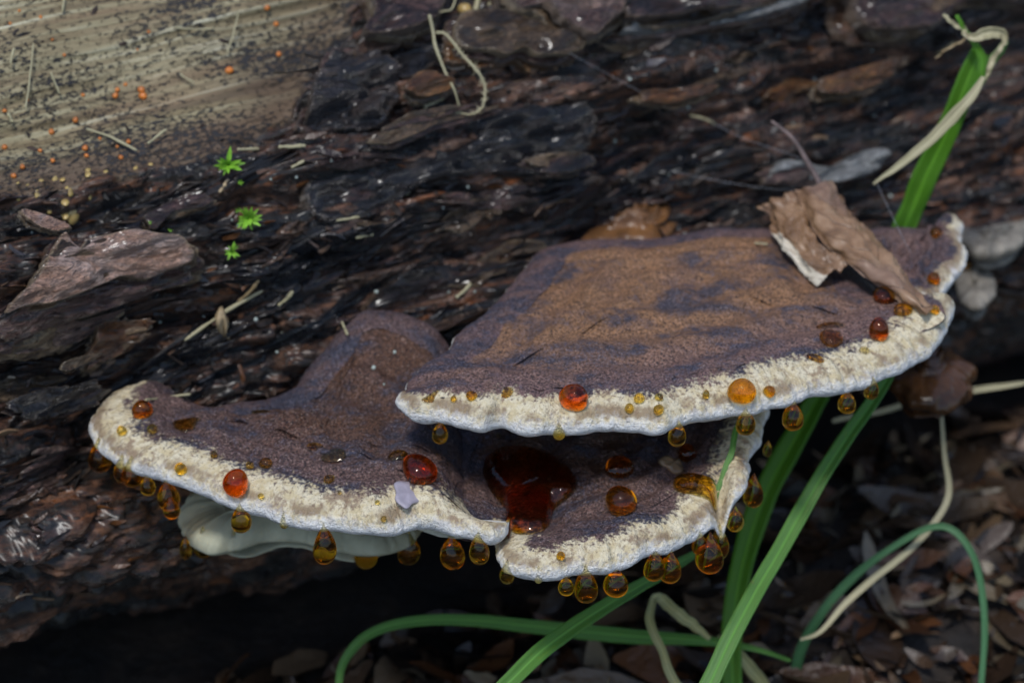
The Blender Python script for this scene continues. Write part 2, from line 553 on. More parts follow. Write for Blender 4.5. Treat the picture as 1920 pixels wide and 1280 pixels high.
M = {}
M['log'] = mat_log()
M['bark'] = mat_bark('bark_dark', [(0.004, 0.003, 0.003), (0.0135, 0.0074, 0.0054), (0.0486, 0.0203, 0.0095), (0.1148, 0.054, 0.027), (0.189, 0.1053, 0.0648)], (0.19, 0.115, 0.065))
M['bark_purple'] = mat_bark('bark_purple_brown', [(0.01, 0.006, 0.006), (0.0525, 0.0263, 0.0225), (0.1187, 0.06, 0.0475), (0.2, 0.115, 0.0925), (0.275, 0.1812, 0.1438)], (0.26, 0.18, 0.12), (0.25, 0.5))
M['bark_pink'] = mat_bark('bark_rosy_brown', [(0.34, 0.165, 0.095), (0.44, 0.235, 0.15), (0.50, 0.30, 0.215), (0.54, 0.39, 0.33)], (0.50, 0.35, 0.21), (0.28, 0.55), grey=0.22)
M['bark_orange'] = mat_bark('bark_orange_brown', [(0.02, 0.008, 0.003), (0.085, 0.028, 0.006), (0.19, 0.070, 0.014), (0.28, 0.135, 0.040)], (0.30, 0.18, 0.09))
M['bark_slate'] = mat_bark('bark_slate_wet', [(0.005, 0.005, 0.006), (0.013, 0.013, 0.017), (0.032, 0.029, 0.032), (0.085, 0.062, 0.052)], (0.15, 0.11, 0.08), (0.18, 0.4))
M['bark_tan'] = mat_bark('bark_tan', [(0.035, 0.019, 0.009), (0.125, 0.0725, 0.035), (0.225, 0.1438, 0.075), (0.3375, 0.2375, 0.1375)], (0.38, 0.29, 0.18), grey=0.22)
M['mould'] = mat_bark('bark_white_mould', [(0.14, 0.135, 0.13), (0.24, 0.24, 0.235), (0.36, 0.36, 0.35), (0.45, 0.45, 0.43)], (0.45, 0.44, 0.41), (0.75, 0.95), grey=0.22)
M['crumb'] = mat_plain('wood_crumbs', (0.045, 0.027, 0.018), 0.65, 0.9, 3.0)
M['cap'] = mat_cap()
M['cap_wet'] = mat_cap('cap_crust_wet', (0.075, 0.034, 0.018), (0.10, 0.060, 0.055), (0.50, 0.20))
M['cap_small'] = mat_cap('cap_crust_small', (0.17, 0.10, 0.075))
M['pore'] = mat_plain('pore_surface', (0.50, 0.49, 0.40), 0.8, 0.16, 40, 0.2, 0.3)
M['pale_cap'] = mat_plain('pale_underside', (0.33, 0.33, 0.24), 0.75, 0.16, 12, 0.2, 0.3)
M['knob'] = mat_plain('knob_brown', (0.12, 0.055, 0.02), 0.35, 0.5, 14, 0.5)
M['drop'] = mat_drop('amber_liquid', (0.6, 13.0, 75.0))
M['drop_red'] = mat_drop('red_amber_liquid', (1.5, 24.0, 120.0))
M['drop_dark'] = mat_drop('dark_amber_liquid', (7.0, 30.0, 120.0))
M['drop_film'] = mat_drop('resin_film', (25.0, 90.0, 330.0))
M['knob_dark'] = mat_plain('knob_dark', (0.06, 0.026, 0.010), 0.22, 0.5, 14, 0.4)
M['far_pale'] = mat_plain('far_pale', (0.17, 0.15, 0.12), 0.7, 0.5, 16, 0.4)
M['water'] = mat_plain('pale_bead', (0.30, 0.34, 0.30), 0.25, 0.2, 30, 0.0, 0.6)
M['grass'] = mat_grass('grass_green', (0.055, 0.17, 0.020), (0.10, 0.26, 0.040))
M['grass_deep'] = mat_grass('grass_deep_green', (0.075, 0.23, 0.010), (0.12, 0.31, 0.020), 0.45)
M['grass_blue'] = mat_grass('grass_blue_green', (0.05, 0.15, 0.055), (0.08, 0.21, 0.085))
M['straw'] = mat_grass('straw_dry', (0.30, 0.26, 0.13), (0.45, 0.41, 0.26), 0.15)
M['straw_green'] = mat_grass('straw_fresh', (0.36, 0.36, 0.13), (0.50, 0.48, 0.24), 0.3)
M['straw_brown'] = mat_grass('straw_brown', (0.20, 0.13, 0.06), (0.33, 0.25, 0.13), 0.15)
M['twig'] = mat_plain('twig_bark', (0.12, 0.085, 0.075), 0.5, 0.4, 30)
M['chip'] = mat_plain('wood_chip', (0.34, 0.25, 0.14), 0.6, 0.35, 20)
M['orange'] = mat_plain('orange_jelly', (0.42, 0.13, 0.02), 0.3, 0.4, 40, 0.1, 0.5, 0.25)
M['yellow'] = mat_plain('yellow_jelly', (0.33, 0.23, 0.08), 0.3, 0.4, 40, 0.1, 0.5, 0.25)
M['moss'] = mat_plain('moss_green', (0.17, 0.36, 0.03), 0.5, 0.35, 30)
M['lilac'] = mat_plain('lilac_film', (0.30, 0.27, 0.31), 0.5, 0.15, 30)
M['silk'] = mat_plain('silk', (0.35, 0.36, 0.38), 0.3, 0.1, 5)
M['leaf'] = mat_leaf()
M['soil'] = mat_ground()
def mat_litter():
    k = NT('leaf_litter_skin')
    c = k.attr('tint', 'Color')
    n = k.noise(k.coord('Object'), 25, 4, 0.6)
    return k.fin(c, 0.38, k.bump(n, 0.6, 0.02))
M['litter'] = mat_litter()

# ------------------------------------------------------------------ ground
GROUND_Z = 0.0
YAW = math.radians(28)
AX = np.array([math.cos(YAW), math.sin(YAW), 0.0])     # the log runs away to the right
NX = np.array([math.sin(YAW), -math.cos(YAW), 0.0])    # out of its near flank
UZ = np.array([0, 0, 1.0])

def ground_h(x, y):
    t = x * AX[0] + y * AX[1]
    n = x * NX[0] + y * NX[1]
    near = np.exp(-((n + 0.5) / 0.9) ** 2)
    pile = near * (0.04 + 0.16 * sstep(-0.1, 1.5, t) * (1 - sstep(3.5, 6, t)))
    return pile + 0.05 * fbm(x * 1.3, y * 1.3, 0, 4, 5) * np.exp(-(x * x + y * y) / 60)

gx = np.concatenate([-np.geomspace(900, 4.2, 14), np.linspace(-4, 5, 130), np.geomspace(5.2, 900, 14)])
gy = np.concatenate([-np.geomspace(900, 5.2, 14), np.linspace(-5, 6, 130), np.geomspace(6.2, 900, 14)])
GX, GY = np.meshgrid(gx, gy, indexing='ij')
gv = np.stack([GX, GY, ground_h(GX, GY)], -1).reshape(-1, 3)
gf = grid_faces(len(gx), len(gy))
ground = link('ground', make_mesh('ground', gv, gf, M['soil']))
tag(ground, 'dark damp forest soil under the fallen log', None, None, 'structure')

# ------------------------------------------------------------------ the log
sec = np.array([(-2.75, -.3), (-2.6, .25), (-2.2, .6), (-1.7, .62), (-1.35, .44), (-1.1, .27), (-.915, .095), (-.72, -.18), (-.568, -.487),
                (-.64, -.735), (-.88, -.95), (-1.12, -1.17), (-1.4, -1.4), (-1.9, -1.5), (-2.5, -1.1)])
NS = 1200
loop = resample(sec, NS)
seglen = np.linalg.norm(np.diff(np.vstack([loop, loop[:1]]), axis=0), axis=1)
ARC = np.concatenate([[0], np.cumsum(seglen)])
PER = ARC[-1]
loopc = np.vstack([loop, loop[:1]])
tang = unit(np.roll(loop, -1, 0) - np.roll(loop, 1, 0))
nrm2 = np.stack([-tang[:, 1], tang[:, 0]], -1)
cen = loop.mean(0)
if ((loop - cen) * nrm2).sum() < 0:
    nrm2 = -nrm2
nrmc = np.vstack([nrm2, nrm2[:1]])

def log_base(t, v):
    t, v = np.asarray(t, float), np.asarray(v, float)
    vv = np.mod(v, PER)
    p = [np.interp(vv, ARC, loopc[:, i]) for i in (0, 1)]
    q = [np.interp(vv, ARC, nrmc[:, i]) for i in (0, 1)]
    P = t[..., None] * AX + p[0][..., None] * NX + p[1][..., None] * UZ
    P[..., 2] += FOCUS[2]
    N = q[0][..., None] * NX + q[1][..., None] * UZ
    return P, unit(N)

iv0 = ARC[np.argmin(np.linalg.norm(loop - np.array([-1.65, .6]), axis=1))]
iv1 = ARC[np.argmin(np.linalg.norm(loop - np.array([-1.36, -1.36]), axis=1))]
if iv0 > iv1:
    iv0, iv1 = iv1, iv0
def cast(px, py, bvh):
    d = ray_dir(px, py)
    h = bvh.ray_cast(Vector(CAM), Vector(d))
    if h[0] is None:
        return None, None
    n = np.array(h[1])
    if n @ d > 0:
        n = -n
    return np.array(h[0]), n

lp_t = np.linspace(-1.6, 2.4, 140); lp_v = np.linspace(iv0, iv1, 120)
_T, _V = np.meshgrid(lp_t, lp_v, indexing='ij')
_P, _N = log_base(_T, _V)
SM_V = _P.reshape(-1, 3); SM_F = grid_faces(140, 120)
SM_BVH = BVHTree.FromPolygons([tuple(v) for v in SM_V.tolist()], SM_F.tolist())
def px_to_tv(px, py):
    p, n = cast(px, py, SM_BVH)
    if p is None:
        return None
    t = p @ AX
    q = np.array([p @ NX, p[2] - FOCUS[2]])
    return t, ARC[np.argmin(np.linalg.norm(loop - q, axis=1))]

DENTS = [(px_to_tv(250, 765), 0.20, 0.34, 0.24), (px_to_tv(1190, 415), 0.06, 0.16, 0.12)]      # hollows where brackets grow out

WOOD_POLY = [(-400, -400), (700, -400), (668, 0), (645, 60), (600, 135), (545, 215), (480, 272), (300, 315), (150, 338), (0, 352), (-400, 420)]
def wood_mask(t, v):
    P, N = log_base(t, v)
    shp = P.shape[:-1]
    px = project(P.reshape(-1, 3))
    px = px + 26 * np.stack([fbm(px[:, 0] / 60, px[:, 1] / 40, 0, 3, 61), fbm(px[:, 0] / 60, px[:, 1] / 40, 5, 3, 62)], -1)
    return (sstep(-26, 26, poly_sdf(px, WOOD_POLY))).reshape(shp), px.reshape(*shp, 2)

def log_low(t, v):
    """broad relief: used to seat the bark pieces too"""
    h = 0.055 * fbm(t * 0.9, v * 1.7, 0, 3, 21) + 0.03 * fbm(t * 2.2, v * 6, 0, 2, 22)
    for (a, b), amp, rt_, rv_ in DENTS:
        h = h - amp * np.exp(-((t - a) / rt_) ** 2 - ((v - b) / rv_) ** 2)
    return h

def log_height(t, v, wood):
    wx = t + 0.10 * fbm(t * 2, v * 4, 0, 3, 31)
    wv = v + 0.05 * fbm(t * 3, v * 5, 0, 3, 32)
    q = 0.5 + 0.5 * fbm(wx * 1.4, wv * 6.5, 0, 4, 33) * 1.6
    k = q * 7
    f = k - np.floor(k)
    terr = (np.floor(k) + sstep(0.72, 0.98, f)) / 7
    b = 0.19 * (terr - 0.5)
    b += 0.030 * fbm(wx * 5, wv * 26, 0, 4, 34)
    cr = 1 - np.abs(noise(wx * 2.0, wv * 15, 0, 35))
    b -= 0.045 * np.clip((cr - 0.82) / 0.18, 0, 1) ** 1.5
    b += 0.014 * fbm(t * 22, v * 60, 0, 3, 36)
    b += 0.022 * sstep(0.1, 0.5, fbm(t * 2.0, v * 3, 3, 2, 37)) * np.abs(fbm(t * 16, v * 22, 0, 3, 38))
    wd = -0.055 + 0.010 * fbm(t * 1.4, v * 44, 0, 4, 39, 0.6) - 0.022 * np.clip(1 - np.abs(noise(t * 0.8, v * 16, 0, 41)) * 9, 0, 1) * sstep(0.0, 0.4, noise(t * 1.5, v * 6, 3, 43)) + 0.010 * fbm(t * 2.2, v * 11, 0, 3, 40)
    return log_low(t, v) + b * (1 - wood) + wd * wood

tv = np.concatenate([np.linspace(-7, -1.35, 30), np.linspace(-1.3, 2.1, 620), np.linspace(2.15, 9, 36)])
vv = np.concatenate([np.linspace(iv0, iv1, 430), np.linspace(iv1, iv0 + PER, 60)[1:-1]])
T_, V_ = np.meshgrid(tv, vv, indexing='ij')
wood_, pxs = wood_mask(T_, V_)
H_ = log_height(T_, V_, wood_)
P_, N_ = log_base(T_, V_)
LV = (P_ + N_ * H_[..., None]).reshape(-1, 3)
nt, nv_ = len(tv), len(vv)
ii = np.arange(nt - 1)[:, None]; jj = np.arange(nv_)[None, :]; j2 = (jj + 1) % nv_
LF = np.stack(np.broadcast_arrays(ii * nv_ + jj, ii * nv_ + j2, (ii + 1) * nv_ + j2, (ii + 1) * nv_ + jj), -1).reshape(-1, 4)
brown = sstep(0.15, 0.85, (pxs[..., 0] - 300) / 400 + (pxs[..., 1] - 60) / 520 + 0.35 * fbm(T_ * 3, V_ * 12, 0, 3, 45)) * 0.75
brown = np.maximum(brown, sstep(0.55, 0.80, (pxs[..., 1] + 0.16 * pxs[..., 0]) / 420 + 0.06 * fbm(T_ * 4, V_ * 18, 0, 3, 46)) * 0.85)
grain = np.stack([T_, V_, H_ * 4], -1).reshape(-1, 3)
log_base_pt = np.array([0.5, 1.3, 0.0])
log = empty('fallen_log', log_base_pt, 'dark rotting fallen log with torn wet bark and one bare greyish patch', 'log')
trunk = world_mesh('trunk', LV, LF, M['log'], log, attrs={'grain': grain, 'wood': wood_.ravel(), 'brown': brown.ravel()})
me = trunk.data
flipped = (me.polygons[(nt // 2) * nv_ + 200].normal.dot(Vector(N_[nt // 2, 200])) < 0)
if flipped:
    me.flip_normals()
LOG_BVH = BVHTree.FromPolygons([tuple(v) for v in LV.tolist()], LF.tolist())

def plate_mesh(outline_tv, lift, thick, curl=0.0, rough_amp=0.012, rings=4, seed=0, tilt=(0, 0), follow=1.0, drape=0.0):
    """a bark piece: an irregular sheet with real thickness lying along the log"""
    o = np.asarray(outline_tv, float)
    n = len(o)
    c = o.mean(0)
    fr = np.concatenate([np.linspace(0, 1, rings + 1)[1:] ** 0.8])
    pts = np.concatenate([[c]] + [c + (o - c) * f for f in fr])
    edge = np.concatenate([[0]] + [np.full(n, f) for f in fr])
    t, v = pts[:, 0], pts[:, 1]
    P, N = log_base(t, v)
    ext = np.abs(o - c).max(0) + 1e-6
    rel = (pts - c) / ext
    h = follow * log_low(t, v) + (1 - follow) * log_low(c[None, 0], c[None, 1]) + lift + tilt[0] * rel[:, 0] + tilt[1] * rel[:, 1]
    if drape:
        h = h + drape * (log_height(t, v, np.zeros_like(t)) - log_low(t, v))
    h = h + curl * edge ** 2 + rough_amp * fbm(t * 7, v * 18, seed, 3, seed, 0.55) + 0.5 * rough_amp * np.abs(fbm(t * 12, v * 34, seed, 2, seed + 3))
    top = P + N * h[:, None]
    thk = thick * (0.6 + 0.8 * (0.5 + 0.5 * noise(t * 12, v * 20, seed, seed + 9)))
    bot = P + N * (h - thk)[:, None]
    m = len(pts)
    V = np.concatenate([top, bot])
    F = []
    for j in range(n):
        k = (j + 1) % n
        F.append((0, 1 + j, 1 + k))
        F.append((m, m + 1 + k, m + 1 + j))
        for r in range(rings - 1):
            a, b = 1 + r * n, 1 + (r + 1) * n
            F.append((a + j, b + j, b + k, a + k))
        a = 1 + (rings - 1) * n
        F.append((a + j, m + a + j, m + a + k, a + k))
    g = np.concatenate([np.stack([t, v, h * 4], -1), np.stack([t, v, (h - thk) * 4 + 1], -1)])
    e = np.concatenate([np.where(edge > 0.99, 1, edge ** 5 * 0.7), np.ones(m)])
    fi = []
    # make outward facing
    a, b, cc = V[F[0][0]], V[F[0][1]], V[F[0][2]]
    if np.cross(b - a, cc - a) @ N[0] < 0:
        F = [f[::-1] for f in F]
    return V, F, {'grain': g, 'edge': e}

def jag(o, amp, seed, n):
    r = resample(o, n)
    ar = np.arange(n)
    c = r.mean(0)
    k = 1 + amp * (fbm(ar / n * 12, seed * 3.1, 0, 3, seed) + 0.5 * rng.normal(size=n) * 0.35)
    return c + (r - c) * k[:, None]

def traced_plate(px_outline, lift, thick, mat, n=60, rings=6, jagged=0.05, seed=1, layers=2, **kw):
    if n <= 60:
        jagged, layers = jagged * 2.6, 1
    n, rings = int(n * 1.7), int(rings * 1.8)
    pal = {'bark_pink': ['bark_tan', 'bark_purple'], 'bark_purple': ['bark_tan', 'bark'], 'bark_slate': ['bark_purple', 'bark'], 'bark_tan': ['bark_purple', 'bark_orange'], 'bark_orange': ['bark_tan', 'bark'], 'mould': ['bark_purple', 'bark']}[mat]
    c0 = np.mean(px_outline, 0)
    for q in range(layers):                   # older bark layers peep out below each plate
        oo = [px_to_tv(*(c0 + (np.array(p) - c0) * (1.04 + 0.05 * q) + np.array([rng.normal() * 5, 5 + 5 * q + rng.normal() * 3]))) for p in px_outline]
        oo = np.array([p for p in oo if p is not None])
        V, F, at_ = plate_mesh(jag(oo, jagged * 1.6 + 0.03, seed + 50 + q, n), lift - (q + 1) * (thick * 0.5 + 0.008), thick * 0.7, rings=rings, seed=seed + 30 + q, rough_amp=kw.get('rough_amp', 0.02) * 0.8)
        world_mesh('bark_layer', V, F, M[pal[q]], log, attrs=at_)
    o = [px_to_tv(*p) for p in px_outline]
    o = np.array([q for q in o if q is not None])
    o = jag(o, jagged, seed, n)
    V, F, at_ = plate_mesh(o, lift, thick, rings=rings, seed=seed, **kw)
    b = world_mesh('bark_plate', V, F, M[mat], log, attrs=at_, smooth=False)
    sm = np.ones(len(b.data.polygons), bool)
    b.data.polygons.foreach_set('use_smooth', sm)
    return b

# the bark plates one can make out
rosy = [(110, 444), (119, 470), (137, 477), (155, 456), (192, 451), (241, 442), (285, 451), (327, 453), (347, 470), (351, 494), (309, 508), (268, 523), (223, 518), (192, 532), (137, 556), (86, 573), (34, 580), (0, 594), (20, 563), (58, 528), (86, 477)]
traced_plate(rosy, 0.085, 0.035, 'bark_pink', 110, 9, 0.03, 3, rough_amp=0.035)['label'] = 'rosy brown bark plate with pale torn edge'
traced_plate([(60, 560), (150, 545), (260, 520), (350, 500), (360, 525), (300, 545), (200, 580), (100, 610), (20, 640), (-20, 620)], 0.055, 0.03, 'bark_purple', 80, 5, 0.05, 4, rough_amp=0.03)
traced_plate([(925, -30), (1125, -30), (1140, 20), (1135, 62), (1102, 86), (1072, 107), (1040, 96), (1008, 82), (985, 55), (940, 45)], 0.12, 0.045, 'bark_purple', 90, 7, 0.03, 5, rough_amp=0.045, tilt=(0, 0.02))
traced_plate([(835, 115), (845, 60), (930, 52), (985, 72), (1042, 92), (1070, 110), (1032, 131), (985, 137), (955, 121), (915, 137), (880, 127)], 0.085, 0.03, 'bark_tan', 90, 6, 0.05, 6, rough_amp=0.035)
traced_plate([(660, -20), (810, -20), (815, 30), (800, 65), (750, 84), (700, 91), (668, 86), (690, 40)], 0.09, 0.04, 'bark_purple', 70, 6, 0.05, 7, rough_amp=0.03)
traced_plate([(1135, 66), (1150, 20), (1250, -20), (1520, -20), (1490, 8), (1440, 26), (1370, 42), (1290, 54), (1200, 68)], 0.12, 0.035, 'bark_purple', 90, 6, 0.05, 8, rough_amp=0.04)
traced_plate([(1140, 78), (1180, 45), (1300, 35), (1420, 15), (1490, 5), (1470, 30), (1390, 55), (1290, 66), (1200, 78)], 0.075, 0.03, 'mould', 90, 5, 0.07, 9, rough_amp=0.03)
traced_plate([(1500, -20), (1700, -20), (1930, -20), (1930, 18), (1780, 20), (1700, 70), (1610, 78), (1570, 55), (1560, 20)], 0.09, 0.04, 'bark_purple', 80, 6, 0.06, 10, rough_amp=0.04)
traced_plate([(570, 352), (600, 330), (690, 272), (800, 235), (900, 217), (1060, 207), (1102, 232), (1092, 270), (1082, 312), (1000, 327), (900, 322), (800, 342), (700, 402), (620, 422), (575, 402)], 0.045, 0.05, 'bark_slate', 120, 10, 0.05, 11, rough_amp=0.055)
traced_plate([(660, 280), (720, 262), (780, 238), (850, 226), (905, 222), (860, 236), (800, 250), (740, 276), (690, 292)], 0.095, 0.012, 'bark_tan', 60, 4, 0.06, 12, rough_amp=0.02)
traced_plate([(690, 268), (740, 238), (800, 224), (850, 219), (800, 234), (745, 254)], 0.11, 0.01, 'bark_tan', 50, 4, 0.06, 13, rough_amp=0.02)
traced_plate([(735, 185), (765, 168), (800, 172), (826, 178), (815, 195), (770, 203), (737, 200)], 0.09, 0.02, 'bark_orange', 50, 5, 0.06, 14, rough_amp=0.02)['label'] = 'ochre bark scrap'
traced_plate([(1505, 165), (1560, 150), (1640, 125), (1660, 130), (1610, 170), (1550, 190), (1508, 188)], 0.085, 0.02, 'bark_orange', 50, 5, 0.06, 15, rough_amp=0.03)
traced_plate([(1175, 190), (1260, 180), (1310, 175), (1300, 190), (1240, 208), (1185, 207)], 0.09, 0.02, 'bark_orange', 50, 5, 0.05, 16, rough_amp=0.03)
traced_plate([(1420, 340), (1450, 305), (1530, 320), (1600, 290), (1650, 285), (1620, 325), (1560, 345), (1470, 355)], 0.05, 0.02, 'mould', 80, 5, 0.12, 17, rough_amp=0.05)
traced_plate([(30, 755), (60, 735), (140, 720), (210, 712), (200, 745), (120, 775), (70, 785)], 0.06, 0.02, 'bark_slate', 60, 5, 0.08, 18, rough_amp=0.03)
traced_plate([(203, 600), (292, 597), (285, 622), (270, 650), (206, 676), (180, 690), (195, 640)], 0.07, 0.03, 'bark_orange', 60, 5, 0.06, 19, rough_amp=0.03)
traced_plate([(35, 405), (110, 425), (118, 440), (80, 440), (40, 425)], 0.08, 0.02, 'bark_pink', 40, 4, 0.06, 20, rough_amp=0.02)
traced_plate([(270, 405), (340, 372), (380, 375), (375, 392), (320, 400), (285, 430)], 0.055, 0.02, 'bark_purple', 50, 4, 0.08, 21, rough_amp=0.03)
traced_plate([(-20, 600), (90, 590), (170, 600), (250, 575), (190, 620), (120, 650), (0, 660)], 0.05, 0.025, 'bark_purple', 70, 5, 0.08, 22, rough_amp=0.04)
traced_plate([(130, 690), (140, 670), (205, 655), (200, 668), (150, 690)], 0.08, 0.012, 'bark_tan', 40, 4, 0.06, 23, rough_amp=0.02)
traced_plate([(955, 312), (1010, 300), (1075, 300), (1070, 318), (1000, 326)], 0.10, 0.015, 'bark_tan', 40, 4, 0.08, 24, rough_amp=0.03)  # tan colour stands for light catching the slate plate's lower edge
traced_plate([(590, 150), (640, 90), (700, 110), (740, 160), (700, 240), (620, 260), (560, 240)], 0.035, 0.05, 'bark_slate', 90, 8, 0.08, 25, rough_amp=0.07)

# torn bark flakes: many small ones, all along the grain
names = ['bark'] * 6 + ['bark_purple'] * 4 + ['bark_orange'] * 2 + ['bark_slate'] * 4 + ['bark_tan'] * 2
count = 0
tries = 0
while count < 170 and tries < 3000:
    tries += 1
    px, py = rng.uniform(-40, 1960), rng.uniform(-30, 1150)
    q = px_to_tv(px, py)
    if q is None:
        continue
    if poly_sdf(np.array([[px, py]]), WOOD_POLY)[0] > -55 or (py > 880 and rng.random() < 0.6):
        continue
    L = 0.03 + 0.20 * rng.random() ** 2.2
    W = L * rng.uniform(0.10, 0.30)
    n = 36
    an = np.arange(n) / n * 2 * math.pi
    # a torn sliver: straight-ish long sides, ragged ends
    ex = rng.uniform(0.55, 0.9)
    ct, st_ = np.sign(np.cos(an)) * np.abs(np.cos(an)) ** ex, np.sign(np.sin(an)) * np.abs(np.sin(an)) ** 0.8
    ragged = 1 + 0.30 * rng.normal(size=n) * np.abs(np.cos(an)) ** 2
    taper = 1 - rng.uniform(-0.2, 0.75) * (0.5 + 0.5 * ct)
    dt = ct * L * ragged
    dv = st_ * W * taper * (1 + 0.16 * rng.normal(size=n)) + W * 0.6 * np.sin(dt / L * rng.uniform(1, 3) + rng.uniform(0, 6))
    skew = rng.normal() * 0.10 + 0.06
    o = np.stack([q[0] + dt, q[1] + dv - skew * dt], -1)
    V, F, at_ = plate_mesh(o, rng.uniform(0.0, 0.016), rng.uniform(0.008, 0.02), rng.uniform(-0.018, 0.008), 0.014, 5, int(100 + count), (rng.normal() * 0.006, rng.normal() * 0.006), drape=rng.uniform(0.75, 1.0))
    mn = names[int(rng.integers(len(names)))]
    world_mesh('bark_flake', V, F, M[mn], log, attrs=at_)
    count += 1

# crumbs and splinters lying in the cracks: nobody could count them
CV, CF, CG, CE = [], [], [], []
nb = 0
def crumb(p, n, r, stretch):
    global nb
    a = unit(np.cross(n, rng.normal(size=3)))
    if rng.random() < 0.6:
        a = unit(AX + 0.5 * rng.normal(size=3)); a = unit(a - n * (a @ n))
    b = np.cross(n, a)
    k = 6
    base = []
    for i in range(k):
        th = i / k * 2 * math.pi
        q = 0.7 + 0.6 * rng.random()
        base.append(p + (a * math.cos(th) * stretch + b * math.sin(th)) * r * q - n * r * 0.2)
    topc = p + n * r * rng.uniform(0.3, 0.8) + a * r * 0.2 * rng.normal()
    CV.extend(base); CV.append(topc)
    for i in range(k):
        CF.append((nb + i, nb + (i + 1) % k, nb + 6))
    nb += 7
for i in range(3600):
    px, py = rng.uniform(-30, 1950), rng.uniform(-20, 1150)
    p, n = cast(px, py, LOG_BVH)
    if p is None or (py > 800 and rng.random() < 0.75):
        continue
    if poly_sdf(np.array([[px, py]]), WOOD_POLY)[0] > -6 and rng.random() < 0.85:
        continue
    crumb(p, n, rng.uniform(0.002, 0.006) * (1 + 1.2 * rng.random() ** 4), rng.uniform(1, 3.2))
SV, SF, SC = [], [], []
spal = np.array([(0.008, 0.006, 0.006), (0.02, 0.012, 0.009), (0.05, 0.028, 0.018), (0.09, 0.055, 0.036), (0.15, 0.095, 0.055), (0.11, 0.042, 0.012), (0.05, 0.045, 0.05), (0.20, 0.15, 0.10)])
spw = np.array([.25, .22, .2, .12, .06, .08, .05, .02])
for i in range(1100):
    px, py = rng.uniform(-30, 1950), rng.uniform(-20, 1150)
    p, n = cast(px, py, LOG_BVH)
    if p is None or (px < 660 and py < 345 and py < 360 - 0.0 * px and poly_sdf(np.array([[px, py]]), WOOD_POLY)[0] > -4):
        continue
    a = unit(AX + 0.22 * rng.normal(size=3)); n = unit(n + 0.5 * rng.normal(size=3) * 0.6); a = unit(a - n * (a @ n)); b = np.cross(n, a)
    L = rng.uniform(0.008, 0.030) * (1 + rng.random() ** 4); w2 = L * rng.uniform(0.07, 0.3)
    cu = rng.uniform(-0.3, 0.5)
    c = spal[rng.choice(8, p=spw / spw.sum())] * rng.uniform(0.6, 1.3)
    b0 = len(SV)
    for q, hw in ((-1, .35), (-.4, 1), (.3, .8), (1, .25)):
        hw = hw * rng.uniform(.6, 1.3)
        cc = p + a * L * q + n * (0.004 + cu * L * q * q * 0.5)
        SV += [cc - b * w2 * hw, cc + b * w2 * hw + n * 0.003]; SC += [(*c, 1)] * 2
        SV += [SV[-2] - n * 0.005, SV[-1] - n * 0.005]; SC += [(*c, 1)] * 2
    for q in range(3):
        o0 = b0 + q * 4
        SF += [(o0, o0 + 1, o0 + 5, o0 + 4), (o0 + 2, o0 + 6, o0 + 7, o0 + 3), (o0, o0 + 4, o0 + 6, o0 + 2), (o0 + 1, o0 + 3, o0 + 7, o0 + 5)]
shreds = world_mesh('bark_shreds', np.array(SV), SF, M['litter'], log, smooth=False, attrs={'tint': np.array(SC)})
shreds['kind'] = 'stuff'
crumbs = world_mesh('wood_crumbs', np.array(CV), CF, M['crumb'], log, smooth=False)
crumbs['kind'] = 'stuff'

# ------------------------------------------------------------------ bracket fungi
CAPS = []          # (V, F) of every bracket, for seating the drops

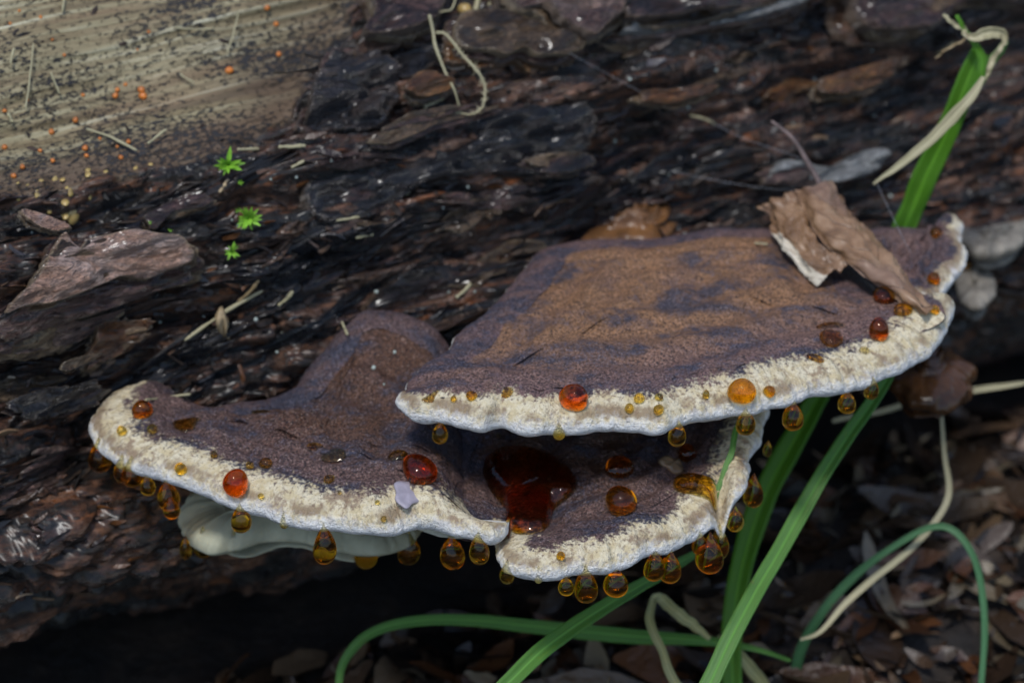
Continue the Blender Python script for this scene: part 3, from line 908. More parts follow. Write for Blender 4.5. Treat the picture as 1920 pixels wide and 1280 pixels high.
def lobe(parent, outline, center, z, gx=0.0, gy=0.0, rt=0.10, hc=0.05, rb=0.055, hb=0.032, back=0.10, bumpf=None, n=420, seed=0,
         cap='cap', lump=0.007, rip=0.007, pores='pore', wob=0.011, bands=True, flu=0.016):
    """outline: (px, py, margin) traced round the lip; margin is the width of the pale zone in units, 0 where the edge is bare"""
    W = []
    for p in outline:                         # the traced line is the lowest part of the lip in front, the crust edge behind
        dz = -0.9 * hb if p[2] > 0 else 0.6 * hc
        q = on_plane(p[0], p[1], FOCUS[2] + z + dz, gx, gy)
        q[2] -= dz
        W.append(np.append(q, p[2]))
    o = resample(W, n)
    mw = np.maximum(o[:, 3], 0.0)
    o = o[:, :3]
    ar = np.arange(n)
    L = np.linalg.norm(np.roll(o, -1, 0) - o, axis=1).mean()
    s = ar * L
    tg = np.roll(o, -3, 0) - np.roll(o, 3, 0)
    ninw = unit(np.stack([-tg[:, 1], tg[:, 0], 0 * tg[:, 0]], -1))
    c = on_plane(center[0], center[1], FOCUS[2] + z, gx, gy)
    if ((c - o) * ninw).sum() < 0:
        ninw = -ninw
    for _ in range(160):
        ninw = unit(np.roll(ninw, 1, 0) + 2 * ninw + np.roll(ninw, -1, 0))
    # scalloped lip
    ang = s / (n * L) * 2 * math.pi
    Rr = n * L / 2 / math.pi
    cx, cy = np.cos(ang) * Rr, np.sin(ang) * Rr
    o = o - ninw * (wob * fbm(cx * 9, cy * 9, seed, 3, seed))[:, None]
    dist = np.linalg.norm(o - c, axis=1)
    ninw = unit(0.6 * ninw + 0.4 * unit((c - o) * np.array([1, 1, 0])))
    front = sstep(0.0, 0.05, mw)
    # profile rings: (inset, height)
    rings = []
    for q in np.linspace(0, 1, 26)[1:][::-1]:           # underside from inside out
        ins = rb + (0.9) * q ** 1.4
        rings.append(('u', ins, q))
    for th in np.linspace(0, 1, 9)[:-1]:                # lower lip
        rings.append(('l', rb * (1 - math.sin(th * math.pi / 2)), -hb * math.cos(th * math.pi / 2)))
    for th in np.linspace(0, 1, 12):                    # upper lip
        rings.append(('t', rt * (1 - math.cos(th * math.pi / 2)), hc * math.sin(th * math.pi / 2)))
    kk = np.linspace(0, 1, 64)[1:]
    for q in kk:
        rings.append(('c', rt, q))
    nr = len(rings)
    V = np.zeros((nr, n, 3)); zone = np.zeros((nr, n)); under = np.zeros((nr, n)); inner = np.zeros((nr, n)); kind = np.zeros(nr, int)
    vs = 0.72 + 0.28 * front                              # thinner where the edge is bare
    for i, (k, a, b) in enumerate(rings):
        if k in 'lt':
            p = o + ninw * a
            p = p + UZ * (b * vs)[:, None]
            V[i] = p
            inner[i] = 0
            kind[i] = 1
            under[i] = np.clip(0.5 - b / (hc + hb) * 0.9, 0, 1)
            zone[i] = (a if k == 't' else 0.0) / np.maximum(mw, 0.004)
            if k == 'l':
                zone[i] = 4 * (1 - front)
        elif k == 'c':
            q = b
            q = 0.35 * q + 0.65 * q * q
            st0 = o + ninw * rt
            p = st0 + (c - st0) * q
            wq = sstep(0.0, 0.4, q)
            p = p.copy(); p[:, 2] = o[:, 2] * (1 - wq) + (FOCUS[2] + z + gx * p[:, 0] + gy * p[:, 1]) * wq + hc * (vs * (1 - wq) + wq)
            d_in = rt + q * dist
            p[:, 2] += rip * np.sin(q * 20 + 0.8 * fbm(p[:, 0] * 3, p[:, 1] * 3, 0, 2, seed)) * sstep(0.02, 0.2, q)
            p[:, 2] += back * sstep(0.1, 1.0, (p[:, 1] - o[:, 1].min()) / (np.ptp(o[:, 1]) + 1e-6)) ** 2 * sstep(0.0, 0.4, q)
            V[i] = p
            inner[i] = q
            kind[i] = 2
            zone[i] = d_in / np.maximum(mw, 0.004)
        else:
            q = b
            off = np.minimum(a, 0.85 * dist)
            p1 = o + ninw * np.minimum(off, 0.12)[:, None]
            p2 = o + (c - o) * np.minimum(0.97, a / (0.9 + rb) * 0.97)
            wq = sstep(0.0, 0.5, q)
            p = p1 * (1 - wq) + p2 * wq
            p = p - UZ * (hb * vs + 0.05 * np.sin(q * 1.5))[:, None]
            V[i] = p
            under[i] = 1
            kind[i] = 0
            zone[i] = 0
    # how far each point of the top lies from the lip, measured in widths of the pale zone
    tops = np.where(kind == 2)[0]
    TP = V[tops].reshape(-1, 3)[:, :2]
    dz_, di_ = np.full(len(TP), 1e9), np.full(len(TP), 1e9)
    fade = np.maximum(mw, 0.004)
    for j in range(0, n, 2):
        dd = np.hypot(TP[:, 0] - o[j, 0], TP[:, 1] - o[j, 1])
        dz_ = np.minimum(dz_, dd / fade[j]); di_ = np.minimum(di_, dd + 0.6 * (1 - front[j]))
    zone[tops] = dz_.reshape(len(tops), n); inner[tops] = np.clip((di_ - 0.05) / 0.42, 0, 1).reshape(len(tops), n)
    # lumps
    NV = V.reshape(-1, 3)
    kd = np.repeat(kind, n)
    lum = lump * fbm(NV[:, 0] * 16, NV[:, 1] * 16, NV[:, 2] * 16, 4, seed + 5)
    ni = np.tile(ninw, (nr, 1))
    sj = np.tile(s, nr)
    flute = flu * (np.abs(fbm(sj / 0.045, np.repeat(np.arange(nr) * 0.03, n), seed, 3, seed + 8)) - 0.25 + 0.7 * fbm(sj / 0.11, 0 * sj, seed + 2, 2, seed + 9))
    rimw = np.where(kd == 1, 1.0, np.where(kd == 2, np.clip(1.3 - zone.ravel(), 0, 1), 0.0)) * np.tile(front, nr)
    NV = NV + np.where((kd == 1)[:, None], -ni * (lum * 1.6)[:, None], UZ * lum[:, None])
    NV = NV - (ni * 0.8 - UZ * 0.5) * (flute * rimw)[:, None]
    if bumpf is not None:
        NV[:, 2] += bumpf(NV)
    V = NV
    F = []
    i = np.arange(nr - 1)[:, None]; j = np.arange(n)[None, :]; j2 = (j + 1) % n
    F = np.stack(np.broadcast_arrays(i * n + j, i * n + j2, (i + 1) * n + j2, (i + 1) * n + j), -1).reshape(-1, 4)
    # outward facing?
    ff = F[(nr - 20) * n + 5]
    nn = np.cross(V[ff[1]] - V[ff[0]], V[ff[2]] - V[ff[0]])
    if nn[2] < 0:
        F = F[:, ::-1]
    fn = np.cross(V[F[:, 2]] - V[F[:, 0]], V[F[:, 3]] - V[F[:, 1]])
    vn = np.zeros_like(V)
    for q in range(4):
        np.add.at(vn, F[:, q], fn)
    vn = unit(vn)
    zone, under, inner = zone.ravel(), under.ravel(), inner.ravel()
    CAPS.append((V, F))
    # the white or cream margin is a part of its own: where the pale zone ends, the crust begins
    fz = zone[F].mean(1)
    fk = kd[F].max(1)
    fkm = kd[F].min(1)
    bare = (mw < 0.012)
    fb = np.tile(bare, nr)[F].all(1)
    is_p = (fkm == 0)
    is_m = ~is_p & (fz < 1.0) & ~fb
    is_c = ~is_p & ~is_m
    out = []
    for nm, msk, mt in (('cap', is_c, cap), ('margin', is_m, cap), ('pore_surface', is_p, pores)):
        if not msk.any():
            continue
        ff = F[msk]
        used, inv = np.unique(ff, return_inverse=True)
        ob = world_mesh(nm, V[used], inv.reshape(-1, 4), M[mt], parent,
                        attrs={'arc': np.tile(s, nr)[used], 'zone': np.clip(zone[used], 0, 6), 'under': under[used], 'inner': inner[used]}, normals=vn[used])
        out.append(ob)
    return V, F

GROUP_BR = None
up_base = at(1250, 560, 0.85)
upper = empty('bracket_fungus', up_base, 'broad upper shelf fungus, velvety brown cap with cream and white rim', 'bracket fungus')
m1 = 0.072
o_up = [(753, 765, .01), (753, 789, .035), (775, 805, .045), (815, 807, .055), (860, 814, .062), (900, 822, m1), (935, 814, m1), (985, 829, m1), (1030, 824, m1), (1080, 822, m1), (1130, 815, m1), (1180, 818, m1), (1240, 822, m1),
        (1270, 814, m1), (1310, 803, m1), (1370, 792, .078), (1405, 792, .085), (1440, 777, .09), (1485, 767, .09), (1530, 752, .085), (1560, 751, .085), (1600, 741, .085), (1640, 731, .085), (1690, 710, .085), (1712, 698, .09),
        (1750, 674, .10), (1775, 650, .10), (1788, 628, .085), (1786, 608, .09), (1765, 595, .06), (1740, 588, 0), (1690, 568, 0), (1640, 535, 0), (1610, 495, 0), (1590, 455, 0), (1540, 425, 0),
        (1440, 418, 0), (1350, 416, 0), (1260, 426, 0), (1180, 436, 0), (1100, 438, 0), (1040, 448, 0), (1000, 462, 0), (975, 490, 0), (950, 530, 0), (905, 578, 0), (870, 605, 0), (845, 640, 0), (800, 672, 0), (770, 702, 0), (755, 735, 0)]
def bump_up(P):
    px = project(P)
    return 0.012 * fbm(P[:, 0] * 4, P[:, 1] * 4, 0, 3, 71)
lobe(upper, o_up, (1270, 580), -0.225, n=900, seed=3, back=0.0, bumpf=bump_up)

low_base = at(760, 800, 0.7)
lower = empty('bracket_fungus', low_base, 'lower shelf fungus of fused lobes holding a dark amber pool', 'bracket fungus')
m2 = 0.088
o_ll = [(168, 812, .09), (172, 835, .12), (192, 862, m2), (235, 888, m2), (285, 906, m2), (335, 925, m2), (380, 946, m2), (440, 966, m2), (500, 980, m2), (560, 1000, m2), (610, 1004, m2), (670, 1016, m2), (720, 1021, m2), (760, 1012, m2), (805, 1005, m2),
        (850, 1013, m2), (890, 1021, m2), (922, 1028, m2), (945, 1015, m2), (952, 985, .13), (940, 955, .09), (940, 925, .03), (962, 895, .0), (975, 850, 0), (975, 760, 0), (900, 690, 0),
        (770, 645, 0), (700, 640, 0), (640, 655, 0), (590, 690, 0), (520, 730, 0), (440, 742, 0), (370, 745, 0), (300, 750, .02), (255, 754, .05), (215, 766, .08), (185, 787, .09)]
def bump_ll(P):
    px = project(P)
    rise = 0.10 * sstep(760, 650, px[:, 1]) * sstep(420, 640, px[:, 0])
    dive = -0.17 * sstep(800, 945, px[:, 0]) * sstep(985, 870, px[:, 1])
    return rise + dive + 0.012 * fbm(P[:, 0] * 4, P[:, 1] * 4, 0, 3, 72)
lobe(lower, o_ll, (600, 860), -0.40, n=860, seed=4, back=0.0, bumpf=bump_ll, cap='cap_wet')
o_rl = [(925, 1035, .085), (935, 1065, .095), (955, 1088, .06), (1000, 1099, .06), (1040, 1099, .06), (1075, 1087, .06), (1130, 1086, .06), (1180, 1071, .06), (1215, 1052, .06), (1260, 1046, .06), (1305, 1024, .06), (1340, 1002, .095), (1352, 996, .08), (1368, 992, .08),
        (1388, 960, .085), (1405, 920, .085), (1422, 880, .085), (1437, 830, .085), (1442, 800, .08), (1430, 770, .06), (1400, 730, .05), (1330, 690, 0), (1200, 670, 0), (1050, 690, 0), (850, 760, 0), (800, 850, 0), (800, 935, 0), (860, 985, 0), (905, 1015, .04)]
def bump_rl(P):
    px = project(P)
    ridge = 0.05 * sstep(1300, 1420, px[:, 0])
    groove = -0.055 * np.exp(-((px[:, 0] - (1352 + 0.05 * (px[:, 1] - 950))) / 13) ** 2) * sstep(850, 930, px[:, 1])
    bowl = -0.05 * np.exp(-(((px[:, 0] - 990) / 110) ** 2 + ((px[:, 1] - 920) / 70) ** 2))
    return ridge + groove + bowl + 0.012 * fbm(P[:, 0] * 4, P[:, 1] * 4, 0, 3, 73)
lobe(lower, o_rl, (1150, 880), -0.455, n=760, seed=5, back=0.0, bumpf=bump_rl, cap='cap_wet')

small = empty('bracket_fungus', at(1700, 470, 0.9), 'small brown bracket with cream edge behind the dead leaf', 'bracket fungus')
o_sm = [(1745, 593, .03), (1768, 585, .04), (1770, 562, .04), (1785, 545, .045), (1806, 528, .03), (1815, 500, .03), (1802, 470, .045), (1795, 445, .03), (1772, 428, .03), (1740, 421, 0), (1690, 419, 0), (1640, 424, 0), (1600, 440, 0), (1600, 500, 0), (1660, 550, 0), (1710, 580, .02)]
lobe(small, o_sm, (1690, 490), -0.23, n=240, seed=6, back=0.0, cap='cap_small', rt=0.05, hc=.025, rb=.04, hb=.04)

far1 = empty('bracket_fungus', at(1860, 470, 1.25), 'thin pale edged bracket on the log past the small brown one', 'bracket fungus')
lobe(far1, [(1800, 455, .03), (1812, 485, .05), (1845, 497, .06), (1880, 492, .06), (1912, 472, .06), (1935, 440, .05), (1900, 410, 0), (1830, 420, 0)], (1865, 445), -0.40, n=160, seed=7, back=0, cap='far_pale', pores='far_pale', rt=.04, hc=.02, rb=.03, hb=.03)
far2 = empty('bracket_fungus', at(1830, 550, 1.2), 'stubby off white bracket low on the log under the thin pale edged one', 'bracket fungus')
lobe(far2, [(1790, 520, .08), (1800, 575, .1), (1835, 590, .1), (1865, 570, .1), (1860, 520, .08), (1830, 505, .05)], (1828, 545), -0.50, n=140, seed=8, back=0, cap='far_pale', rt=.05, hc=.02, rb=.03, hb=.02, pores='far_pale')
pale = empty('bracket_fungus', at(540, 980, 0.6), 'pale greenish white bracket tucked beneath the lower shelf fungus', 'bracket fungus')
lobe(pale, [(336, 950, .1), (334, 985, .1), (345, 1015, .1), (372, 1040, .1), (405, 1048, .1), (450, 1036, .1), (500, 1025, .1), (560, 1030, .1), (640, 1046, .1), (720, 1050, .1), (775, 1030, .1), (800, 990, .1), (780, 920, 0), (640, 860, 0), (450, 870, 0), (360, 915, .05)],
     (570, 960), -0.60, n=260, seed=9, back=0, cap='pale_cap', rt=.10, hc=.055, rb=.05, hb=.02, pores='pale_cap', bumpf=lambda P: 0.03 * fbm(P[:, 0] * 3, P[:, 1] * 3, 0, 2, 77))
knob = empty('bracket_fungus', at(1180, 425, 1.0), 'lumpy orange brown young bracket against the log behind the upper shelf', 'bracket fungus')
lobe(knob, [(1095, 440, 0), (1120, 452, 0), (1180, 452, 0), (1240, 448, 0), (1268, 432, .02), (1262, 410, .02), (1235, 400, 0), (1200, 405, 0), (1165, 398, 0), (1140, 410, 0), (1105, 420, 0)], (1190, 425), -0.27, n=160, seed=10, back=0, cap='knob', pores='knob',
     rt=.06, hc=.05, rb=.03, hb=.04, lump=.02)
stub = empty('bracket_fungus', at(1750, 690, 0.95), 'dark brown wet young bracket below the tip of the upper shelf', 'bracket fungus')
lobe(stub, [(1660, 690, 0), (1690, 728, 0), (1740, 735, 0), (1800, 728, 0), (1828, 700, 0), (1815, 665, 0), (1770, 650, 0), (1700, 655, 0)], (1750, 690), -0.56, n=140, seed=12, back=0, cap='knob_dark', pores='knob_dark', rt=.07, hc=.06, rb=.05, hb=.06, lump=.02)

_v, _f, _o = [], [], 0
for V, F in CAPS:
    _v.append(V); _f.append(F + _o); _o += len(V)
CAPV, CAPF = np.concatenate(_v), np.concatenate(_f)
CAP_BVH = BVHTree.FromPolygons([tuple(v) for v in CAPV.tolist()], CAPF.tolist())
ALLV = np.concatenate([CAPV, LV]); ALLF = np.concatenate([CAPF, LF + len(CAPV)])
ALL_BVH = BVHTree.FromPolygons([tuple(v) for v in ALLV.tolist()], ALLF.tolist())

# ------------------------------------------------------------------ amber drops
def teardrop(L, r, seg=32, nr=26, m=1.0):
    V, F = [], []
    pk = max(math.sin(x / 200 * math.pi) * math.sin(x / 400 * math.pi) ** m for x in range(1, 200))
    V.append((0, 0, 0))
    for i in range(1, nr):
        th = i / nr * math.pi
        rad = r * math.sin(th) * math.sin(th / 2) ** m / pk
        z = -L / 2 + L / 2 * math.cos(th)
        for j in range(seg):
            a = j / seg * 2 * math.pi
            V.append((rad * math.cos(a), rad * math.sin(a), z))
    V.append((0, 0, -L))
    for j in range(seg):
        k = (j + 1) % seg
        F.append((0, 1 + j, 1 + k))
        for i in range(nr - 2):
            a, b = 1 + i * seg, 1 + (i + 1) * seg
            F.append((a + j, b + j, b + k, a + k))
        F.append((1 + (nr - 2) * seg + k, 1 + (nr - 2) * seg + j, len(V) - 1))
    F = [f[::-1] if False else f for f in F]
    return np.array(V), F

def fix_out(V, F):
    c = V.mean(0)
    f = F[len(F) // 2]
    n = np.cross(V[f[1]] - V[f[0]], V[f[2]] - V[f[0]])
    if n @ (V[list(f)].mean(0) - c) < 0:
        F = [tuple(q)[::-1] for q in F]
    return F

def hang(px, y0, y1, r, label, group, mat='drop', m=None):
    """a drop hanging from the lip: y0 neck, y1 lowest point, r radius, all as seen"""
    p = None
    for yy in (y0, y0 - 5, y0 - 10, y0 - 18, y0 - 28, y0 - 40):
        for dx in (0, -6, 6):
            p, n = cast(px + dx, yy, CAP_BVH)
            if p is not None:
                break
        if p is not None:
            break
    if p is None:
        print('no lip for drop', px, y0); return
    e = (p - CAM) @ FWD - DIST
    y0, r = y0 - 3, r * 1.08
    top = at(px, y0, e)
    sc = PXU * (DIST + e) / DIST
    L = (y1 - y0) * sc / math.cos(PITCH) * 1.10
    r = r * sc
    L = max(L, 1.7 * r)
    mm = m if m is not None else np.clip((L / r - 1.7) * 0.9, 0.15, 1.3)
    V, F = teardrop(L, r, m=mm)
    F = fix_out(V, F)
    top = top + np.array([0, 0, 0.10 * L])
    V[:, 0] += 0.04 * r * np.sin(V[:, 2] / r * 1.3 + px)
    o = link('amber_drop', make_mesh('amber_drop', V, F, M[mat]), loc=top)
    return tag(o, label, 'drop', group)

def bead(px, py, rx, ry, label, group, mat='drop_red', hgt=None, rot=0.0, flat=1.0, bvh=None, name='amber_drop', cat='drop'):
    p, n = cast(px, py + ry * 0.35, bvh or CAP_BVH)
    if p is None:
        print('no seat', px, py); return
    e = (p - CAM) @ FWD - DIST
    sc = PXU * (DIST + e) / DIST
    R = rx * sc
    H = (hgt if hgt is not None else ry / math.cos(PITCH) * 0.95) * sc * flat
    D = R if flat > 0.7 else max(ry * sc / math.sin(PITCH) * 0.8, R * 0.5)
    nrmv = unit(n * 0.75 + UZ * 0.4)
    X = unit(np.cross(np.array([0, 1.0, 0.0]), nrmv)); X = unit(RGT - nrmv * (RGT @ nrmv))
    Y = np.cross(nrmv, X)
    cr, sr = math.cos(rot), math.sin(rot)
    Xr, Yr = X * cr + Y * sr, -X * sr + Y * cr
    V, F = [], []
    seg, nr = 32, 18
    q = rng.uniform(0, 6)
    for i in range(nr + 1):
        th = i / nr * math.pi
        for j in range(seg):
            a = j / seg * 2 * math.pi
            wob = 1 + 0.06 * math.sin(2 * a + q) + 0.04 * math.sin(3 * a + 2 * q)
            v = Xr * (math.sin(th) * math.cos(a) * R * wob) + Yr * (math.sin(th) * math.sin(a) * D * wob) + nrmv * (math.cos(th) * H)
            V.append(v)
    for i in range(nr):
        for j in range(seg):
            k = (j + 1) % seg
            F.append((i * seg + j, (i + 1) * seg + j, (i + 1) * seg + k, i * seg + k))
    V = np.array(V)
    bm = bmesh.new()
    vs = [bm.verts.new(v) for v in V]
    for f in F:
        bm.faces.new([vs[i] for i in f])
    bmesh.ops.remove_doubles(bm, verts=bm.verts, dist=1e-6)
    bmesh.ops.recalc_face_normals(bm, faces=bm.faces)
    for f in bm.faces:
        f.smooth = True
    me = bpy.data.meshes.new(name); bm.to_mesh(me); bm.free()
    me.materials.append(M[mat])
    o = link(name, me, loc=p + nrmv * H * (0.55 if flat > 0.7 else 0.1))
    return tag(o, label, cat, group)

ORD = ['first', 'second', 'third', 'fourth', 'fifth', 'sixth', 'seventh', 'eighth', 'ninth']
g = 'amber drops hanging from the upper shelf rim'
lb = 'clear amber drop hanging under the upper shelf rim'
for a in [(825, 793, 831, 14), (932, 815, 843, 14), (1271, 793, 836, 16), (1399, 770, 815, 17), (1488, 755, 806, 19), (1590, 736, 774, 16)]:
    hang(*a, lb + ', %s from its log end' % ORD.pop(0), g)
hang(1636, 712, 748, 13, 'small yellow orange drop hanging where the upper rim bends back to the leaf', None)
hang(1698, 698, 717, 8, 'tiny yellow drop tucked under the upper rim near its tip', None)
hang(1048, 797, 824, 11, 'flattened amber drop stuck to the white lip of the upper shelf', None, m=1.2)
g = 'amber drops hanging from the lower shelf rim'
lb = 'clear amber drop hanging from the long lower lobe'
ORD = ['first', 'second', 'third', 'fourth', 'fifth', 'sixth', 'seventh', 'eighth', 'ninth']
for a in [(275, 893, 928, 14), (313, 903, 956, 20), (358, 928, 974, 18), (450, 950, 998, 18), (607, 990, 1058, 21), (684, 1002, 1067, 21), (765, 1000, 1059, 20), (848, 1006, 1067, 22), (898, 1003, 1059, 18)]:
    hang(*a, lb + ', %s from the bunch at its tip' % ORD.pop(0), g)
lb = 'yellowish drop bunched at the outer tip of the lower long lobe'
for a in [(185, 828, 884, 21), (228, 858, 905, 16), (246, 862, 912, 20)]:
    hang(*a, lb + {185: ', the outermost', 228: ', the small middle one', 246: ', the inner one'}[a[0]], 'drops bunched at the lobe tip')
hang(532, 963, 991, 9, 'small amber drop stuck in a notch of the lower white lip', None)
hang(951, 1055, 1095, 13, 'cloudy amber drop in the cleft where the two lower lobes meet', None)
hang(1010, 1066, 1094, 8, 'small brown drop stuck on the white lip of the short lobe', None)
lb = 'amber drop hanging from the short lower lobe'
ORD = ['first', 'second', 'third', 'fourth', 'fifth']
g = 'amber drops hanging from the short lobe'
for a in [(1062, 1083, 1116, 14), (1099, 1066, 1131, 21), (1155, 1074, 1118, 22), (1228, 1036, 1089, 19), (1258, 1038, 1093, 20)]:
    hang(*a, lb + ', %s after the cleft between lobes' % ORD.pop(0), g)
lb = 'dark amber drop in the cluster below the notch of the short lobe'
for a in [(1332, 1006, 1075, 25), (1350, 990, 1050, 17), (1312, 1000, 1040, 14)]:
    hang(*a, {1332: 'largest dark amber drop in the cluster below the notch of the short lobe', 1350: 'amber drop behind the largest one below the notch of the short lobe', 1312: 'small amber drop on the inner side of the cluster below the notch'}[a[0]], 'drops clustered below the notch')
lb = 'dark blurred drop clinging to the raised back edge of the short lobe'
for a in [(1380, 955, 996, 15), (1414, 895, 951, 18), (1440, 830, 856, 8)]:
    hang(*a, {1380: 'amber drop low on the raised back edge of the short lobe', 1414: 'largest dark drop clinging outside the raised back edge of the short lobe', 1440: 'tiny drop high on the raised back edge of the short lobe'}[a[0]], 'drops on the raised back edge')
lb = 'yellow drop hanging from the pale bracket beneath the lower shelf'
for a in [(347, 1010, 1048, 11), (380, 995, 1046, 18), (437, 1000, 1034, 15), (320, 935, 972, 15)]:
    hang(*a, lb + {347: ', small one by its tip', 380: ', largest of them', 437: ', middle of its edge', 320: ', tucked against the lobe above'}[a[0]], 'drops on the pale bracket')

bead(1078, 748, 27, 24, 'large red amber drop with a pointed tail on the upper rim', None, rot=-0.3)
bead(1392, 733, 26, 22, 'large bright orange drop on the cream rim of the upper shelf', None, 'drop')
bead(1440, 733, 11, 11, 'round brown amber bead just beside the bright orange drop', None)
lb = 'small round amber bead sitting on the cream rim of the upper shelf'
for a in [(1235, 768, 10, 10), (1178, 765, 9, 9), (1199, 747, 11, 8), (1236, 745, 8, 7), (1322, 741, 7, 10)]:
    bead(*a, {1235: 'round yellow bead low on the cream rim of the upper shelf', 1178: 'small round amber bead low on the cream rim near the pointed red drop', 1199: 'oval amber bead at the crust edge near the pointed red drop', 1236: 'tiny bead at the crust edge right above the round yellow bead', 1322: 'narrow upright amber bead on the cream rim before the bright orange drop'}[a[0]], 'small beads on the upper rim', 'drop')
lb = 'dark red bead on the upper rim by its log end'
for a in [(851, 748, 6, 6), (885, 743, 11, 8)]:
    bead(*a, lb + (', the smaller' if a[0] == 851 else ', the larger'), 'beads by the log end')
bead(950, 732, 13, 10, 'brown sunken wet spot on the upper cap edge', None, 'drop_film', flat=0.25)
bead(812, 738, 25, 9, 'slender brown smear of resin on the upper cap by the log', None, 'drop_film', flat=0.2, rot=0.5)
bead(1558, 634, 22, 13, 'dark dome drop with pale sky reflection on the upper cap', None, 'drop_dark', flat=0.8)
bead(1648, 620, 20, 23, 'tall red brown drop on the upper cap beside the leaf tip', None, rot=0.6)
bead(1530, 668, 19, 9, 'flat dark red puddle on the upper cap', None, 'drop_film', flat=0.35)
bead(1558, 607, 26, 10, 'flat brown sunken puddle behind the dark dome drop', None, 'drop_film', flat=0.25)
bead(1620, 655, 10, 6, 'tiny clear bead on the cap above the rim', None, 'drop', flat=0.6)
bead(1692, 582, 17, 9, 'dark red drop under the curled tip of the dead leaf', None)
bead(1660, 556, 24, 14, 'black brown wet drop in the gap under the dead leaf', None, 'drop_dark')
bead(268, 771, 19, 18, 'red drop sitting on the outer tip of the lower long lobe', None)
bead(345, 792, 46, 14, 'long dark brown wet puddle on the lower long lobe', None, 'drop_film', flat=0.22)
lb = 'small amber bead on the cream tip of the lower long lobe'
for a in [(285, 805, 10, 8), (230, 808, 9, 10)]:
    bead(*a, lb + (', beside the red drop' if a[0] == 285 else ', at the very edge'), 'beads on the cream tip', 'drop')
bead(343, 880, 11, 13, 'round amber bead alone on the cream rim of the long lobe', None, 'drop')
bead(445, 906, 25, 27, 'large round orange red drop on the rim of the lower long lobe', None)
lb = 'tiny dark red bead where crust meets cream on the long lobe'
for a in [(499, 868, 12, 8), (468, 873, 8, 6), (401, 853, 7, 7), (617, 898, 10, 6)]:
    bead(*a, {499: 'largest dark red bead where crust meets cream beyond the orange red drop', 468: 'tiny dark red bead touching behind the orange red drop', 401: 'tiny red bead at the crust edge before the orange red drop', 617: 'flat red bead at the crust edge midway along the long lobe'}[a[0]], 'beads along the crust edge')
bead(782, 882, 35, 25, 'large dark red dome drop beside the lilac patch', None, 'drop_red', flat=0.9)
bead(746, 850, 18, 12, 'flat dark wet drop touching behind the large dark red dome', None, 'drop_dark', flat=0.5)
lb = 'flat black wet patch on the crust of the long lobe'
for a in [(590, 833, 15, 7), (626, 851, 25, 9), (490, 770, 18, 7)]:
    bead(*a, {590: 'small flat black wet patch in the middle of the long lobe crust', 626: 'long flat black wet patch in the middle of the long lobe crust', 490: 'flat black wet patch near the back edge of the long lobe'}[a[0]], 'wet patches on the long lobe', 'drop_film', flat=0.25)
lb = 'tiny yellow bead in the long lobe cream zone'
for a in [(490, 930, 6, 6), (718, 972, 6, 6), (708, 942, 5, 5), (637, 924, 4, 4)]:
    bead(*a, lb + {490: ', beside the orange red drop', 718: ', just below the lilac patch', 708: ', beside the lilac patch', 637: ', smallest of all'}[a[0]], 'tiny yellow beads', 'drop')
bead(1163, 943, 30, 27, 'large round orange drop alone on the short lower lobe', None, 'drop')
bead(1160, 876, 26, 15, 'dark brown drop in the shade under the upper shelf', None, 'drop_dark')
bead(1290, 852, 18, 16, 'blackish drop on the inner wall of the short lobe', None, 'drop_dark')
bead(1050, 1042, 8, 9, 'small brown bead on the violet scar of the short lobe', None)
lb = 'small red brown drop on the edge of the small back bracket'
for a in [(1757, 437, 12, 10), (1750, 525, 13, 13), (1812, 500, 8, 9), (1752, 582, 9, 9)]:
    bead(*a, {1757: 'small red brown drop at the back corner of the small brown bracket', 1750: 'small red brown drop in the middle of the small brown bracket edge', 1812: 'tiny drop at the outermost point of the small brown bracket', 1752: 'tiny drop at the lower point of the small brown bracket'}[a[0]], 'drops on the small back bracket')

def puddle(outline, lift, mat, label, name='amber_pool', cat='pool', n=64, rings=14):
    o2 = resample(outline, n)
    c2 = o2.mean(0)
    tops, bots = [], []
    for i in range(rings + 1):
        f = i / rings
        for j in range(n):
            q = c2 + (o2[j] - c2) * f
            p, nn = cast(q[0], q[1], CAP_BVH)
            if p is None:
                p = tops[-1] if tops else at(q[0], q[1], 0)
            tops.append(p)
    P = np.array(tops).reshape(rings + 1, n, 3)
    f = np.linspace(0, 1, rings + 1)[:, None]
    hh = lift * np.sqrt(np.clip(1 - f ** 4, 0, 1)) + 0 * P[..., 0]
    top = P.copy(); top[..., 2] += hh
    zs = np.median(P[:rings // 2, :, 2])
    top[..., 2] = top[..., 2] * 0.45 + (zs + lift) * 0.55 * (1 - f ** 6) + top[..., 2] * 0.55 * f ** 6
    bot = P.copy(); bot[..., 2] -= 0.03
    V = np.concatenate([top.reshape(-1, 3), bot.reshape(-1, 3)])
    m = (rings + 1) * n
    F = []
    for i in range(rings):
        for j in range(n):
            k = (j + 1) % n
            a, b = i * n, (i + 1) * n
            F.append((a + j, b + j, b + k, a + k)); F.append((m + a + k, m + b + k, m + b + j, m + a + j))
    for j in range(n):
        k = (j + 1) % n
        a = rings * n
        F.append((a + j, m + a + j, m + a + k, a + k))
    bm = bmesh.new()
    b0 = V.mean(0)
    vs = [bm.verts.new(v - b0) for v in V]
    for ff in F:
        try:
            bm.faces.new([vs[i] for i in ff])
        except ValueError:
            pass
    bmesh.ops.remove_doubles(bm, verts=bm.verts, dist=1e-5)
    bmesh.ops.recalc_face_normals(bm, faces=bm.faces)
    for ff in bm.faces:
        ff.smooth = True
    me = bpy.data.meshes.new(name); bm.to_mesh(me); bm.free()
    me.materials.append(M[mat])
    return tag(link(name, me, loc=b0), label, cat)
